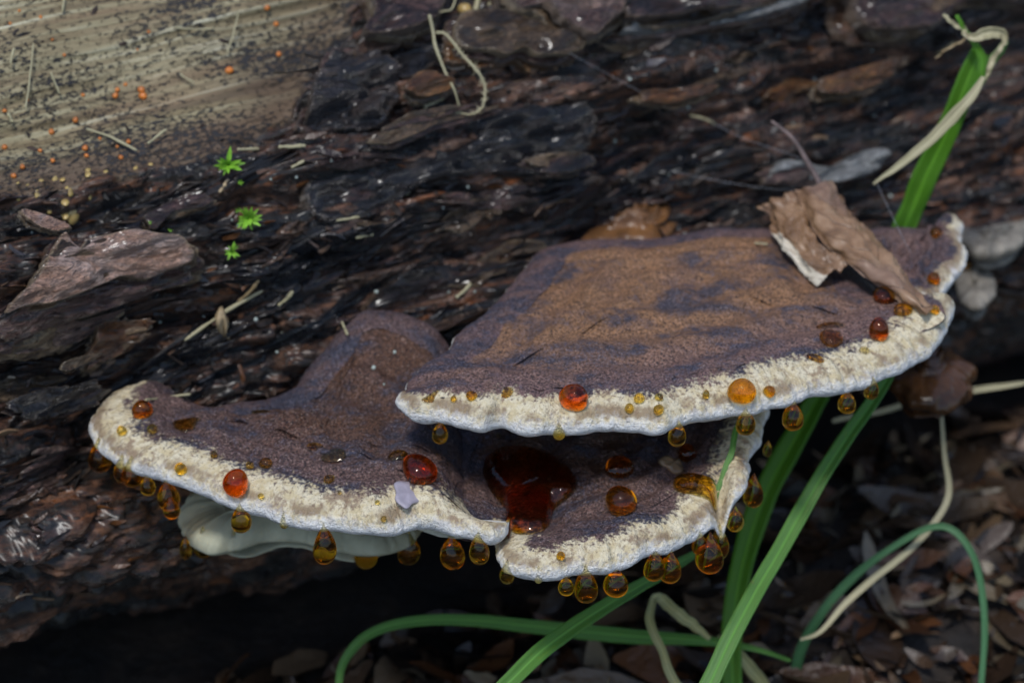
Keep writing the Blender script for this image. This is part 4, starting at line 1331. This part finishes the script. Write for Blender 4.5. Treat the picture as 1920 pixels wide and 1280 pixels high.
puddle([(905, 870), (950, 845), (1010, 850), (1060, 880), (1082, 905), (1070, 930), (1040, 955), (1030, 985), (1005, 1000), (965, 1000), (950, 980), (943, 950), (920, 920)], 0.04, 'drop_dark', 'deep red brown resin pool held where the two lower lobes meet')
puddle([(1262, 905), (1285, 898), (1320, 902), (1340, 912), (1346, 940), (1342, 962), (1330, 940), (1300, 928), (1270, 922)], 0.03, 'drop', 'irregular orange resin puddle against the raised edge of the short lobe')

# ------------------------------------------------------------------ dead leaf on the upper shelf
def e_plane(py, z=-0.183):
    b = (640 - py) * PXU
    return (b * math.cos(PITCH) - z) / math.sin(PITCH)

def sheet(rows, na, nb_, thick, bulge, seed, ragged=0.0):
    """rows: stations along, each a list of (px, py, e) across; a curved sheet with thickness"""
    R = [resample([at(*p) for p in r], nb_, closed=False) for r in rows]
    R = np.array(R)
    out = np.stack([resample(R[:, j], na, closed=False) for j in range(nb_)], 1)
    u = np.linspace(0, 1, na)[:, None] + np.zeros((1, nb_)); x = np.linspace(-1, 1, nb_)[None, :] + np.zeros((na, 1))
    du = np.gradient(out, axis=0); dv = np.gradient(out, axis=1)
    N = unit(np.cross(du, dv))
    if (N @ FWD).mean() > 0:
        N = -N
    wr = 0.020 * fbm(u * 5, x * 2.5, seed, 4, seed) + 0.008 * fbm(u * 18, x * 8, seed, 3, seed + 1)
    out = out + N * (bulge * (1 - x ** 2) + wr)[..., None]
    if ragged:
        k = ragged * fbm(u * 14, x * 0, seed, 3, seed + 2)
        out = out + dv * (nb_ * 0.5 * k * x ** 2 * np.sign(x))[..., None]
    V = np.concatenate([out.reshape(-1, 3), (out - N * thick).reshape(-1, 3)])
    m = na * nb_
    F = grid_faces(na, nb_).tolist()
    a, b, c = V[F[0][0]], V[F[0][1]], V[F[0][2]]
    if np.cross(b - a, c - a) @ N[0, 0] < 0:
        F = [f[::-1] for f in F]
    F = F + [[i + m for i in f[::-1]] for f in F]
    border = [i * nb_ for i in range(na)] + [(na - 1) * nb_ + j for j in range(1, nb_)] + [i * nb_ + nb_ - 1 for i in range(na - 2, -1, -1)] + [j for j in range(nb_ - 2, 0, -1)]
    for i in range(len(border)):
        p, q = border[i], border[(i + 1) % len(border)]
        F.append([p, q, q + m, p + m])
    at_ = {'along': np.tile(u.ravel(), 2), 'across': np.tile(x.ravel(), 2)}
    return V, F, at_

leaf = empty('dead_leaf', at(1590, 500, 0.62), 'curled dead brown leaf lying across the upper shelf fungus', 'leaf')
R0 = [(1487, 352), (1512, 402), (1540, 452), (1592, 494), (1640, 532), (1690, 566), (1736, 590)]
R1 = [(1567, 348), (1592, 394), (1622, 434), (1657, 474), (1692, 514), (1717, 550), (1741, 587)]
rows = []
for k, (a, b) in enumerate(zip(R0, R1)):
    lift = 0.13 - 0.018 * k
    rows.append([(a[0], a[1], e_plane(a[1]) - lift), ((a[0] + b[0]) / 2, (a[1] + b[1]) / 2, e_plane((a[1] + b[1]) / 2) - lift - 0.04), (b[0], b[1], e_plane(b[1]) - lift + 0.06)])
V, F, A = sheet(rows, 90, 26, 0.004, 0.015, 5, 0.05)
A['pale'] = np.zeros(len(V))
world_mesh('blade', V, F, M['leaf'], leaf, attrs=A)
FL = [((1488, 356), (1424, 388)), ((1502, 386), (1440, 402)), ((1520, 425), (1446, 430)), ((1542, 458), (1470, 470)), ((1568, 480), (1502, 508)), ((1594, 496), (1532, 531))]
rows = []
for k, (a, b) in enumerate(FL):
    lift = 0.13 - 0.012 * k
    mid = ((a[0] + b[0]) / 2, (a[1] + b[1]) / 2)
    rows.append([(a[0], a[1], e_plane(a[1]) - lift), (mid[0], mid[1], e_plane(mid[1]) - lift * 0.75), (b[0], b[1], e_plane(b[1]) - 0.02)])
V, F, A = sheet(rows, 70, 22, 0.004, 0.004, 9, 0.14)
A['pale'] = sstep(-0.1, 0.9, A['across']) * sstep(0.2, 0.5, A['along'])
fl = world_mesh('flap', V, F, M['leaf'], leaf, attrs=A)
fl['label'] = 'folded flap with pale torn edge'
pt = [(1446, 227, .82), (1463, 240, .82), (1480, 254, .82), (1495, 272, .82), (1507, 292, .82), (1522, 318, .82), (1536, 342, .82), (1545, 362, .82)]
V, F = tube(resample([at(*p) for p in pt], 24, False), np.linspace(0.004, 0.009, 24), 8)
world_mesh('leaf_stalk', V, F, M['twig'], leaf)

# ------------------------------------------------------------------ grass
def blade(pts, mat, name, label=None, cat=None, group=None, parent=None, root=True, fold=0.35, n=60, twist=0.0):
    """pts: (px, py, e, width in photo pixels) from the root side to the tip"""
    P = resample([np.append(at(p[0], p[1], p[2]), p[3] * PXU * 0.92) for p in pts], n, False)
    P[:, 3] *= 1 + 0.10 * fbm(np.arange(n) / 6.0, pts[0][0], 0, 3, int(pts[0][1]))
    P[:, :3] += 0.006 * np.stack([fbm(np.arange(n) / 14.0, q + pts[0][0], 0, 2, 91 + q) for q in range(3)], -1)
    if root:
        d = P[0, :3] - P[2, :3]
        d = unit(d)
        d[2] = min(d[2], -0.5)
        gz = 0.02
        k = (P[0, 2] - gz) / -d[2]
        ext = [np.append(P[0, :3] + d * k * f, P[0, 3] * (1 - 0.3 * f)) for f in np.linspace(1, 0, 10)[:-1]]
        P = np.vstack([ext, P])
    c, wd = P[:, :3], P[:, 3]
    T = unit(np.gradient(c, axis=0))
    side = unit(np.cross(T, FWD + 0.25 * np.array([1, 0, 0.3])))
    up = unit(np.cross(side, T))
    if (up @ FWD).mean() > 0:
        up = -up
    m = len(P)
    th = twist * np.linspace(-1, 1, m)[:, None]
    side, up = side * np.cos(th) + up * np.sin(th), up * np.cos(th) - side * np.sin(th)
    xs = np.linspace(-1, 1, 7)
    V = c[:, None] + side[:, None] * (xs[None, :, None] * wd[:, None, None] / 2) - up[:, None] * ((1 - np.abs(xs))[None, :, None] * wd[:, None, None] * fold * 0.5)
    back = V - up[:, None] * 0.004
    VV = np.concatenate([V.reshape(-1, 3), back.reshape(-1, 3)])
    q = m * 7
    F = grid_faces(m, 7).tolist()
    F = F + [[i + q for i in f[::-1]] for f in F]
    for i in range(m - 1):
        F.append([i * 7, i * 7 + q, (i + 1) * 7 + q, (i + 1) * 7]); F.append([i * 7 + 6, (i + 1) * 7 + 6, (i + 1) * 7 + 6 + q, i * 7 + 6 + q])
    A = {'along': np.tile(np.repeat(np.linspace(0, 1, m), 7), 2), 'across': np.tile(np.tile(xs, m), 2)}
    o = world_mesh(name, VV, F, M[mat], parent, base=None if parent is not None else c[0], attrs=A)
    if label:
        tag(o, label, cat, group, 'thing')
    return o

blade([(1375, 1290, .78, 46), (1372, 1180, .80, 46), (1385, 1080, .82, 52), (1410, 985, .84, 58), (1450, 890, .86, 58), (1510, 790, .90, 52), (1560, 690, .96, 40), (1600, 600, 1.0, 20)], 'grass_deep', 'grass_blade', 'broad deep green grass blade rising just behind the short lower lobe', 'grass')
blade([(1310, 1320, .30, 40), (1370, 1200, .36, 40), (1440, 1070, .44, 39), (1515, 935, .52, 37), (1585, 820, .58, 34), (1645, 735, .64, 30), (1700, 640, .70, 16)], 'grass', 'grass_blade', 'straight mid green grass blade slanting up to the tip of the upper shelf', 'grass')
blade([(925, 1300, .22, 34), (1010, 1225, .28, 36), (1110, 1155, .36, 34), (1200, 1098, .46, 30), (1290, 1045, .6, 20), (1340, 1015, .7, 10)], 'grass', 'grass_blade', 'slanting green grass blade passing under the hanging drops', 'grass')
blade([(636, 1300, .72, 17), (645, 1240, .74, 20), (690, 1190, .75, 22), (770, 1170, .76, 24), (880, 1165, .78, 27), (990, 1172, .80, 32), (1100, 1185, .8, 36), (1220, 1195, .8, 34), (1340, 1200, .8, 22), (1420, 1215, .8, 12), (1480, 1235, .8, 8)], 'grass', 'grass_blade', 'arched green grass blade lying level below the lower shelf', 'grass', twist=0.2)
blade([(1490, 1320, 1.0, 26), (1500, 1230, .95, 26), (1540, 1150, .9, 22), (1600, 1085, .88, 20), (1660, 1035, .86, 16), (1730, 995, .84, 16), (1780, 992, .82, 16), (1820, 1035, .8, 16), (1840, 1100, .8, 17), (1845, 1190, .8, 16), (1838, 1300, .8, 14)], 'grass_blue', 'grass_blade', 'thin hooked bluish green grass blade bending over to the ground', 'grass')
blade([(1578, 1320, 1.1, 28), (1580, 1260, 1.1, 28), (1584, 1215, 1.1, 18)], 'grass_blue', 'grass_blade', 'short blunt bluish green grass stub', 'grass')
blade([(1336, 960, .26, 7), (1345, 918, .27, 11), (1362, 868, .29, 13), (1378, 815, .31, 13), (1392, 770, .33, 10), (1404, 730, .36, 5)], 'grass', 'grass_blade', 'small green grass blade crossing the raised back edge of the short lobe', 'grass', root=False)

stem = empty('broken_grass', at(1700, 420, 1.0), 'thick green grass stem with a broken dry top', 'grass')
stem['kind'] = 'thing'
blade([(1675, 470, .98, 50), (1705, 400, .95, 56), (1740, 315, .9, 56), (1785, 225, .84, 50), (1815, 150, .8, 46), (1838, 100, .78, 40)], 'grass_deep', 'stem', parent=stem, root=False, fold=0.6)
blade([(1800, 210, .8, 14), (1840, 150, .78, 20), (1868, 105, .77, 22), (1884, 80, .77, 14)], 'grass', 'stem', parent=stem, root=False, fold=0.6)
blade([(1838, 150, .76, 20), (1838, 105, .75, 18), (1822, 72, .74, 14), (1805, 48, .74, 11), (1792, 28, .74, 9)], 'grass_deep', 'split_strip', parent=stem, root=False)
blade([(1812, 62, .74, 12), (1790, 45, .74, 10), (1768, 30, .74, 7)], 'straw', 'split_strip', parent=stem, root=False)
blade([(1842, 145, .72, 10), (1815, 190, .72, 22), (1770, 235, .74, 26), (1715, 290, .76, 20), (1670, 325, .78, 12), (1640, 348, .8, 5)], 'straw', 'dry_strip', parent=stem, root=False)
blade([(1886, 84, .76, 8), (1875, 62, .74, 22), (1850, 66, .73, 26), (1828, 72, .73, 18), (1806, 66, .74, 6)], 'straw', 'dry_top', parent=stem, root=False, fold=0.8)
blade([(1884, 78, .75, 8), (1862, 110, .76, 14), (1848, 150, .77, 8)], 'straw', 'dry_strip', parent=stem, root=False)
blade([(1815, 66, .74, 5), (1780, 92, .76, 6), (1752, 108, .78, 3)], 'straw_brown', 'dry_strip', parent=stem, root=False)

blade([(1330, 1195, .7, 10), (1290, 1165, .72, 26), (1250, 1130, .74, 26), (1228, 1115, .74, 18)], 'straw_green', 'dry_grass', 'short pale dry grass piece bent over the level green blade', 'grass', root=False)
blade([(1300, 1330, .6, 22), (1262, 1270, .62, 22), (1238, 1220, .64, 18), (1216, 1165, .68, 20), (1222, 1122, .72, 16), (1240, 1116, .74, 8)], 'straw_green', 'dry_grass', 'pale yellow green dry blade hooking over the level green blade', 'grass')
blade([(1460, 1320, .9, 30), (1400, 1245, .88, 28), (1350, 1190, .86, 20)], 'straw_green', 'dry_grass', 'wide pale dry blade at the foot of the straight green one', 'grass')
blade([(1500, 1195, .8, 6), (1540, 1180, .8, 10), (1600, 1120, .82, 15), (1680, 1050, .86, 15), (1740, 990, .9, 15), (1775, 930, .92, 14), (1770, 860, .94, 12), (1765, 800, .96, 9), (1760, 730, .96, 6)], 'straw', 'dry_grass', 'long curving tan straw climbing past the hooked blade', 'grass', root=False)
blade([(1530, 1320, 1.2, 14), (1528, 1220, 1.2, 14), (1495, 1160, 1.2, 13), (1465, 1115, 1.2, 8)], 'straw_brown', 'dry_grass', 'thin orange brown dry stalk behind the hooked blade', 'grass')
blade([(1800, 1320, 1.3, 24), (1780, 1220, 1.3, 22), (1755, 1110, 1.3, 16)], 'straw_brown', 'dry_grass', 'blurred brown dry stalk standing against the leaf litter', 'grass')
blade([(1560, 790, 1.2, 10), (1700, 755, 1.2, 14), (1800, 735, 1.2, 16), (1900, 722, 1.2, 12), (1935, 716, 1.2, 2)], 'straw', 'dry_grass', 'pale straw lying level against the log below the dark young bracket', 'grass', root=False)

# ------------------------------------------------------------------ straws, needles and chips on the log
def surf(px, py, lift=0.006):
    p, n = cast(px, py, ALL_BVH)
    if p is None:
        return at(px, py, 0.9), -FWD
    return p + n * lift - FWD * lift * 0.6, n

def straw(pts, wpx, mat, label, name='straw', cat='straw', group=None, lift=0.012):
    W = [surf(*p[:2], lift)[0] if len(p) == 2 else at(*p) for p in pts]
    W = np.array(W)
    if len(W) == 2:
        mid = W.mean(0); W = np.array([W[0], mid + 0.003 * rng.normal(size=3), W[1]])
    dep = (W - CAM) @ FWD - DIST
    if len(pts[0]) == 2:                      # lies on the nearest points it crosses
        lo = dep.min()
        k_ = np.arange(len(dep)); dep2 = np.clip(np.polyval(np.polyfit(k_, dep, 1), k_), lo - 0.02, lo + 0.05)
        pp = np.array(pts if len(pts) == len(dep2) else [pts[0], ((pts[0][0] + pts[1][0]) / 2 + rng.normal(), (pts[0][1] + pts[1][1]) / 2 + rng.normal()), pts[1]], float)
        W = np.array([CAM + ray_dir(q[0], q[1]) * (DIST + d) for q, d in zip(pp, dep2)])
    n = 22
    P = resample(W, n, False)
    P = P + 0.0012 * np.stack([fbm(np.arange(n) / 5 + wpx, k, 0, 2, int(wpx * 10) + k) for k in range(3)], -1)
    r = wpx * PXU / 2 * (0.75 + 0.35 * fbm(np.arange(n) / 4, wpx * 3, 0, 2, 3)) * np.where((np.arange(n) == 0) | (np.arange(n) == n - 1), 0.5, 1)
    V, F = tube(P, np.abs(r) + 0.0008, 7)
    A = {'along': np.repeat(np.linspace(0, 1, n), 7), 'across': np.tile(np.cos(np.arange(7) / 7 * 6.28), n)}
    o = world_mesh(name, V, F, M[mat], None, base=P[0], attrs=A)
    return tag(o, label, cat, group)

lp = empty('straw', surf(816, 86, 0.05)[0], 'hairy dry straw folded into a hanging loop on the dark log', 'straw')
def strand(pts, w0, w1, mat, nm, lift):
    W = np.array([surf(x, y, 0.0)[0] for x, y in pts])
    dep = (W - CAM) @ FWD
    k = np.arange(len(dep))
    d2 = np.full(len(dep), dep.min()) - lift
    d2 = 0.5 * d2 + 0.5 * (np.minimum(dep, dep.min() + 0.1) - lift)
    W = np.array([CAM + ray_dir(x, y) * d for (x, y), d in zip(pts, d2)])
    P = resample(W, 40, False)
    V, F = tube(P, np.linspace(w0, w1, 40) * PXU / 2 * (1 + 0.2 * fbm(np.arange(40) / 3, w0, 0, 2, 8)), 7)
    A = {'along': np.repeat(np.linspace(0, 1, 40), 7), 'across': np.tile(np.cos(np.arange(7) / 7 * 6.28), 40)}
    world_mesh(nm, V, F, M[mat], lp, attrs=A)
    return P
strand([(856, -8), (847, 17), (830, 22), (807, 29)], 4, 4, 'straw', 'thin_strand', 0.05)
strand([(805, 28), (812, 60), (816, 86), (833, 131), (843, 152), (853, 172), (864, 212)], 8, 4, 'straw', 'strand', 0.05)
Pl = strand([(817, 62), (836, 65), (867, 103), (895, 134), (909, 162), (905, 200), (884, 214), (860, 212), (836, 208)], 7, 3, 'straw', 'strand', 0.06)
HV, HF = [], []
for i in range(90):                            # fine hairs along the looped strand
    p = Pl[rng.integers(4, 32)]
    d = unit(rng.normal(size=3)) * rng.uniform(0.008, 0.020)
    s_ = unit(np.cross(d, FWD)) * 0.0007
    b = len(HV)
    HV += [p - s_, p + s_, p + d]; HF.append((b, b + 1, b + 2))
hr = world_mesh('hairs', np.array(HV), HF, M['straw'], lp, attrs={'along': np.zeros(len(HV)), 'across': np.zeros(len(HV))})
hr['kind'] = 'stuff'

straw([(898, -10), (892, 15), (887, 40)], 13, 'straw', 'short thick yellow straw wedged above the purple bark plate')
straw([(922, -8), (912, 25), (900, 57)], 8, 'straw', 'flat pale straw beside the short thick yellow one')
straw([(347, 638), (400, 600), (440, 573), (492, 545)], 9, 'straw', 'long forked straw stick lying below the rosy bark plate', lift=0.03)
straw([(447, 566), (468, 546), (486, 525)], 8, 'straw_brown', 'short side twig beside the long forked straw', lift=0.03)
straw([(1293, 217), (1318, 222), (1342, 234)], 5, 'straw', 'thin pale needle on dark bark before the leaf stalk')
for a, wd, lb in [([(327, 52), (404, 55)], 4, 'level pale straw high on the bare wood'), ([(162, 242), (210, 258), (256, 282)], 6, 'longest slanting straw on the bare wood'), ([(277, 270), (311, 242)], 6, 'short stout straw chip near the longest one on bare wood'),
                  ([(445, 281), (486, 280)], 7, 'short level straw at the dark edge of the bare wood'), ([(522, 276), (574, 273)], 8, 'level straw on black rot next to the short level one'), ([(337, 139), (364, 156)], 4, 'thin slanting needle in the middle of the bare wood'),
                  ([(117, 22), (122, -6)], 5, 'upright straw bit cut by the top of bare wood'), ([(95, 136), (112, 177)], 4, 'thin steep needle on pale bare wood'), ([(62, 82), (55, 150), (48, 206)], 3, 'very thin long upright fibre on the bare wood'),
                  ([(447, 20), (438, 60), (426, 100)], 3, 'thin upright fibre near the brown end of the bare wood'), ([(546, 315), (571, 302)], 7, 'small grey straw in the black crack'), ([(412, 361), (428, 337)], 9, 'pale wood chip beside the tall moss rosette'),
                  ([(761, 368), (774, 345), (786, 327)], 8, 'tan straw lying on the dark slate bark'), ([(795, 202), (838, 178)], 8, 'brown straw against the ochre bark scrap'), ([(630, 414), (655, 410), (675, 407)], 5, 'thin cream straw below the slate bark'),
                  ([(522, 573), (550, 546)], 8, 'pale orange chip past the forked straw'), ([(856, 558), (884, 531)], 8, 'pale straw near the bent edge of the upper shelf'), ([(272, 750), (310, 745), (357, 738)], 6, 'greenish straw along the back of the lower long lobe'),
                  ([(700, 440), (668, 446)], 7, 'cream chip on black bark below the slate plate'), ([(1440, 458), (1415, 457)], 4, 'tiny pale needle on the upper cap by the leaf'), ([(640, 600), (652, 628)], 5, 'faint upright straw in the dark hollow'),
                  ([(1755, 105), (1790, 80)], 4, 'thin straw tip caught under the broken stem'), ([(25, 230), (15, 212)], 7, 'white chip near the edge of bare wood'), ([(20, 120), (26, 90)], 6, 'yellowish chip on the pale bare wood')]:
    straw(a, wd, 'straw' if wd != 9 else 'chip', lb)
def chip(outline, mat, label, lift=0.02, thick=0.01, seed=1, name='bark_chip', cat='chip', bvh=None):
    """a loose flat piece lying where it is seen"""
    c = np.mean(outline, 0)
    p0, n0 = cast(c[0], c[1], bvh or ALL_BVH)
    pts = []
    for q in resample(outline, 30):
        d = ray_dir(*q)
        k = ((p0 - CAM) @ n0) / (d @ n0)
        pts.append(CAM + d * k)
    pts = np.array(pts)
    cc = pts.mean(0)
    V = [cc + n0 * lift]
    for f in (0.4, 0.75, 1.0):
        for j, q in enumerate(pts):
            V.append(cc + (q - cc) * f + n0 * (lift - 0.5 * lift * f * f + 0.25 * lift * math.sin(j * 0.9 + seed)))
    m = len(V)
    V = np.array(V); V = np.concatenate([V, V - n0 * (thick + lift * 0.4)])
    F = []
    n = 30
    for j in range(n):
        k = (j + 1) % n
        F.append((0, 1 + j, 1 + k)); F.append((m, m + 1 + k, m + 1 + j))
        for r in range(2):
            a, b = 1 + r * n, 1 + (r + 1) * n
            F.append((a + j, b + j, b + k, a + k)); F.append((m + a + k, m + b + k, m + b + j, m + a + j))
        a = 1 + 2 * n
        F.append((a + j, m + a + j, m + a + k, a + k))
    a, b, c3 = V[F[0][0]], V[F[0][1]], V[F[0][2]]
    if np.cross(b - a, c3 - a) @ n0 < 0:
        F = [f[::-1] for f in F]
    return tag(world_mesh(name, V, F, M[mat], None, base=cc), label, cat)
chip([(403, 590), (420, 585), (430, 610), (433, 622), (420, 628), (410, 615)], 'chip', 'ochre wood chip hanging under the long forked straw', 0.03)
chip([(739, 906), (750, 902), (762, 904), (777, 902), (784, 912), (786, 925), (795, 931), (785, 940), (773, 944), (764, 953), (752, 946), (741, 936), (743, 922)], 'lilac', 'lilac grey papery patch on the lower lobe rim', 0.003, 0.003, 4, 'lilac_patch', 'patch')
chip([(1236, 862), (1260, 858), (1280, 875), (1276, 888), (1262, 886)], 'cap_chip' if 'cap_chip' in M else 'bark_tan', 'tan scale on the inner wall of the short lobe', 0.01, 0.006, 5)
bead(872, 17, 13, 11, 'translucent orange seed on the log beside the folded straw', None, 'yellow', bvh=ALL_BVH, name='seed', cat='seed')

# orange and yellow jelly dots on the bare wood
zx = 0.34375
dots = [(105, 60, 9), (55, 128, 9), (222, 95, 11), (285, 215, 9), (350, 300, 11), (453, 520, 12), (640, 490, 15), (628, 520, 18), (770, 490, 22), (780, 525, 24), (685, 462, 12), (410, 650, 18), (280, 717, 18), (25, 805, 18), (218, 822, 13), (122, 908, 16),
        (287, 875, 14), (465, 808, 19), (472, 850, 14), (545, 755, 11), (640, 800, 10), (700, 772, 15), (660, 860, 16), (75, 960, 17), (1455, 40, 17), (1505, 132, 15), (1520, 298, 17), (1250, 385, 24), (812, 175, 11), (25, 605, 13), (750, 272, 7), (150, 545, 7)]
for a in dots:
    bead(a[0] * zx, a[1] * zx, a[2] * zx * 0.92, a[2] * zx * 0.75, 'tiny orange jelly dot on the bare wood', 'orange dots on the bare wood', 'orange', bvh=LOG_BVH, name='orange_fungus', cat='fungus')
for a in [(225, 980, 16), (300, 970, 16), (342, 975, 16), (480, 922, 15), (480, 946, 18), (577, 932, 13), (740, 912, 14), (822, 893, 14), (205, 1055, 18), (385, 1045, 18), (355, 1095, 23), (398, 1172, 34), (355, 1165, 26), (490, 1070, 14), (100, 1080, 12), (270, 1150, 12), (98, 995, 9), (150, 1005, 9), (365, 1020, 10)]:
    bead(a[0] * zx, a[1] * zx, a[2] * zx, a[2] * zx * 0.85, 'pale yellow jelly dot along the dark lower edge of the bare wood', 'yellow dots along the dark edge', 'yellow', flat=0.5, bvh=LOG_BVH, name='yellow_fungus', cat='fungus')
# pale beads
wl_ = [(1120, 640, 'a')]
pb = [(435, 412), (448, 420), (508, 335), (555, 330), (573, 352), (620, 300), (670, 375), (690, 402), (826, 464), (846, 429), (842, 548), (858, 556), (890, 546), (830, 388), (877, 349), (1040, 310), (1022, 322), (1040, 255), (955, 232), (852, 53), (970, 75), (1180, 148), (1527, 150), (1640, 218), (1487, 232), (1635, 96), (1290, 202), (1340, 130), (1460, 68),
      (1668, 366), (1884, 425), (1500, 342), (1578, 340), (568, 442), (530, 625), (520, 660), (676, 560), (706, 548), (690, 568), (480, 600), (300, 602), (382, 590), (500, 500), (740, 660), (700, 690), (720, 720), (10, 676), (78, 433), (60, 435), (1150, 262), (1255, 330), (930, 360), (1290, 840)]
for i, (x, y) in enumerate(pb):
    r = 2.2 + 2.6 * rng.random() ** 2
    bead(x, y, r, r, 'tiny pale bead on the dark bark', 'pale beads scattered on the bark', 'water', bvh=ALL_BVH, name='pale_bead', cat='bead')

# moss rosettes
def moss(px, py, r, nl, label, flat=1.0):
    p, n = surf(px, py, 0.04)
    root = empty('moss', p, label, 'moss')
    n = unit(n * 0.5 - FWD * 0.6)
    X = unit(np.cross(n, UZ)); Y = np.cross(n, X)
    for k in range(nl):
        a = k * 2.4 + rng.uniform(-.2, .2)
        L = r * PXU * rng.uniform(0.7, 1.15)
        el = rng.uniform(0.1, 0.7) if k > nl * 0.4 else rng.uniform(0.6, 1.2)
        d = unit((X * math.cos(a) + Y * math.sin(a) * flat) * math.cos(el) + n * math.sin(el))
        s_ = unit(np.cross(d, n))
        c0, V, F = p - n * 0.01, [], []
        for q, wq, up in ((0, .35, 0), (.35, 1, .06), (.7, .7, .06), (1, .03, 0)):
            b = c0 + d * L * q + n * L * up
            hw = L * 0.13 * wq
            V += [b - s_ * hw, b - n * hw * 0.5, b + s_ * hw]
        for q in range(3):
            for j in range(2):
                F.append((q * 3 + j, q * 3 + j + 1, q * 3 + j + 4, q * 3 + j + 3))
        world_mesh('leaf', np.array(V), F, M['moss'], root)
moss(465, 406, 30, 30, 'bright green star shaped moss rosette in a crack of the log')
moss(420, 305, 36, 20, 'flattened green moss sprig at the dark edge of bare wood', 0.35)
moss(437, 468, 20, 16, 'pale tufted moss sprig on the wet bark ridge')
moss(428, 374, 9, 9, 'tiny moss tuft right beside the star shaped rosette')
moss(464, 350, 9, 9, 'tiny moss tuft between straw and black rot')
moss(263, 423, 6, 7, 'speck of moss just over the rosy bark plate')
moss(318, 432, 6, 7, 'speck of moss at the end of the rosy bark plate')

# spider silk
def silk(pts, label):
    P = resample([at(*p) for p in pts], 30, False)
    V, F = tube(P, 0.00035, 5)
    tag(world_mesh('spider_thread', V, F, M['silk'], None, base=P[0]), label, 'thread')
silk([(1068, 100, .78), (1150, 145, .86), (1230, 187, .92), (1290, 212, .98)], 'spider thread slanting from the purple bark plate over dark bark')
silk([(1342, 234, .96), (1400, 262, .95), (1470, 285, .95), (1530, 310, .86)], 'spider thread running from the pale needle to the leaf stalk')
silk([(1645, 345, .8), (1668, 395, .72), (1690, 440, .68), (1708, 475, .68)], 'spider thread dropping from the dry strip to the small bracket')
silk([(1255, 320, 1.0), (1340, 338, .98), (1430, 352, .95), (1500, 358, .8)], 'spider thread stretched level to the dead leaf')

# ------------------------------------------------------------------ leaf litter on the ground
def litter(npieces, region, seed):
    r = np.random.default_rng(seed)
    V, F, C = [], [], []
    pal = np.array([(0.03, 0.018, 0.011), (0.06, 0.034, 0.02), (0.10, 0.06, 0.035), (0.17, 0.10, 0.055), (0.25, 0.16, 0.09), (0.012, 0.010, 0.009), (0.14, 0.055, 0.02), (0.28, 0.22, 0.14)])
    XY = np.array([region(r) for _ in range(npieces)])
    ZG = ground_h(XY[:, 0], XY[:, 1]) + r.uniform(0.0, 0.05, npieces)
    for (x, y), z in zip(XY, ZG):
        L = r.uniform(0.02, 0.07) * (1 + 2.2 * r.random() ** 7); Wd = L * r.uniform(0.05, 0.5)
        a = r.uniform(0, 6.28)
        d = np.array([math.cos(a), math.sin(a), r.normal() * 0.25]); d = unit(d)
        s_ = unit(np.cross(d, UZ + 0.5 * r.normal(size=3))); n = np.cross(s_, d)
        c = pal[r.integers(len(pal))] * r.uniform(0.18, 0.75)
        b0 = len(V)
        cu = r.uniform(-0.5, 0.5)
        for i, q in enumerate((-1, -.6, -.1, .4, .8, 1)):
            hw = Wd * (0.12, .8, 1, .85, .5, .06)[i] * r.uniform(.75, 1.2)
            cc = np.array([x, y, z]) + d * L * q + n * cu * L * q * q
            V += [cc - s_ * hw + n * 0.2 * hw, cc, cc + s_ * hw + n * 0.2 * hw]
            C += [(*c, 1)] * 3
        for i in range(5):
            for j in range(2):
                F.append((b0 + i * 3 + j, b0 + i * 3 + j + 1, b0 + i * 3 + j + 4, b0 + i * 3 + j + 3))
    return np.array(V), F, np.array(C)
def reg(r):
    t = r.uniform(-2.2, 4.0); n = r.uniform(-0.75, 1.4) if r.random() < 0.8 else r.uniform(-0.7, 3)
    p = t * AX + n * NX
    return p[0], p[1]
V, F, C = litter(9000, reg, 5)
lit = link('leaf_litter', make_mesh('leaf_litter', V, F, M['litter'], attrs={'tint': C}))
tag(lit, 'damp brown leaf litter heaped along the foot of the log', 'leaf litter', None, 'stuff')
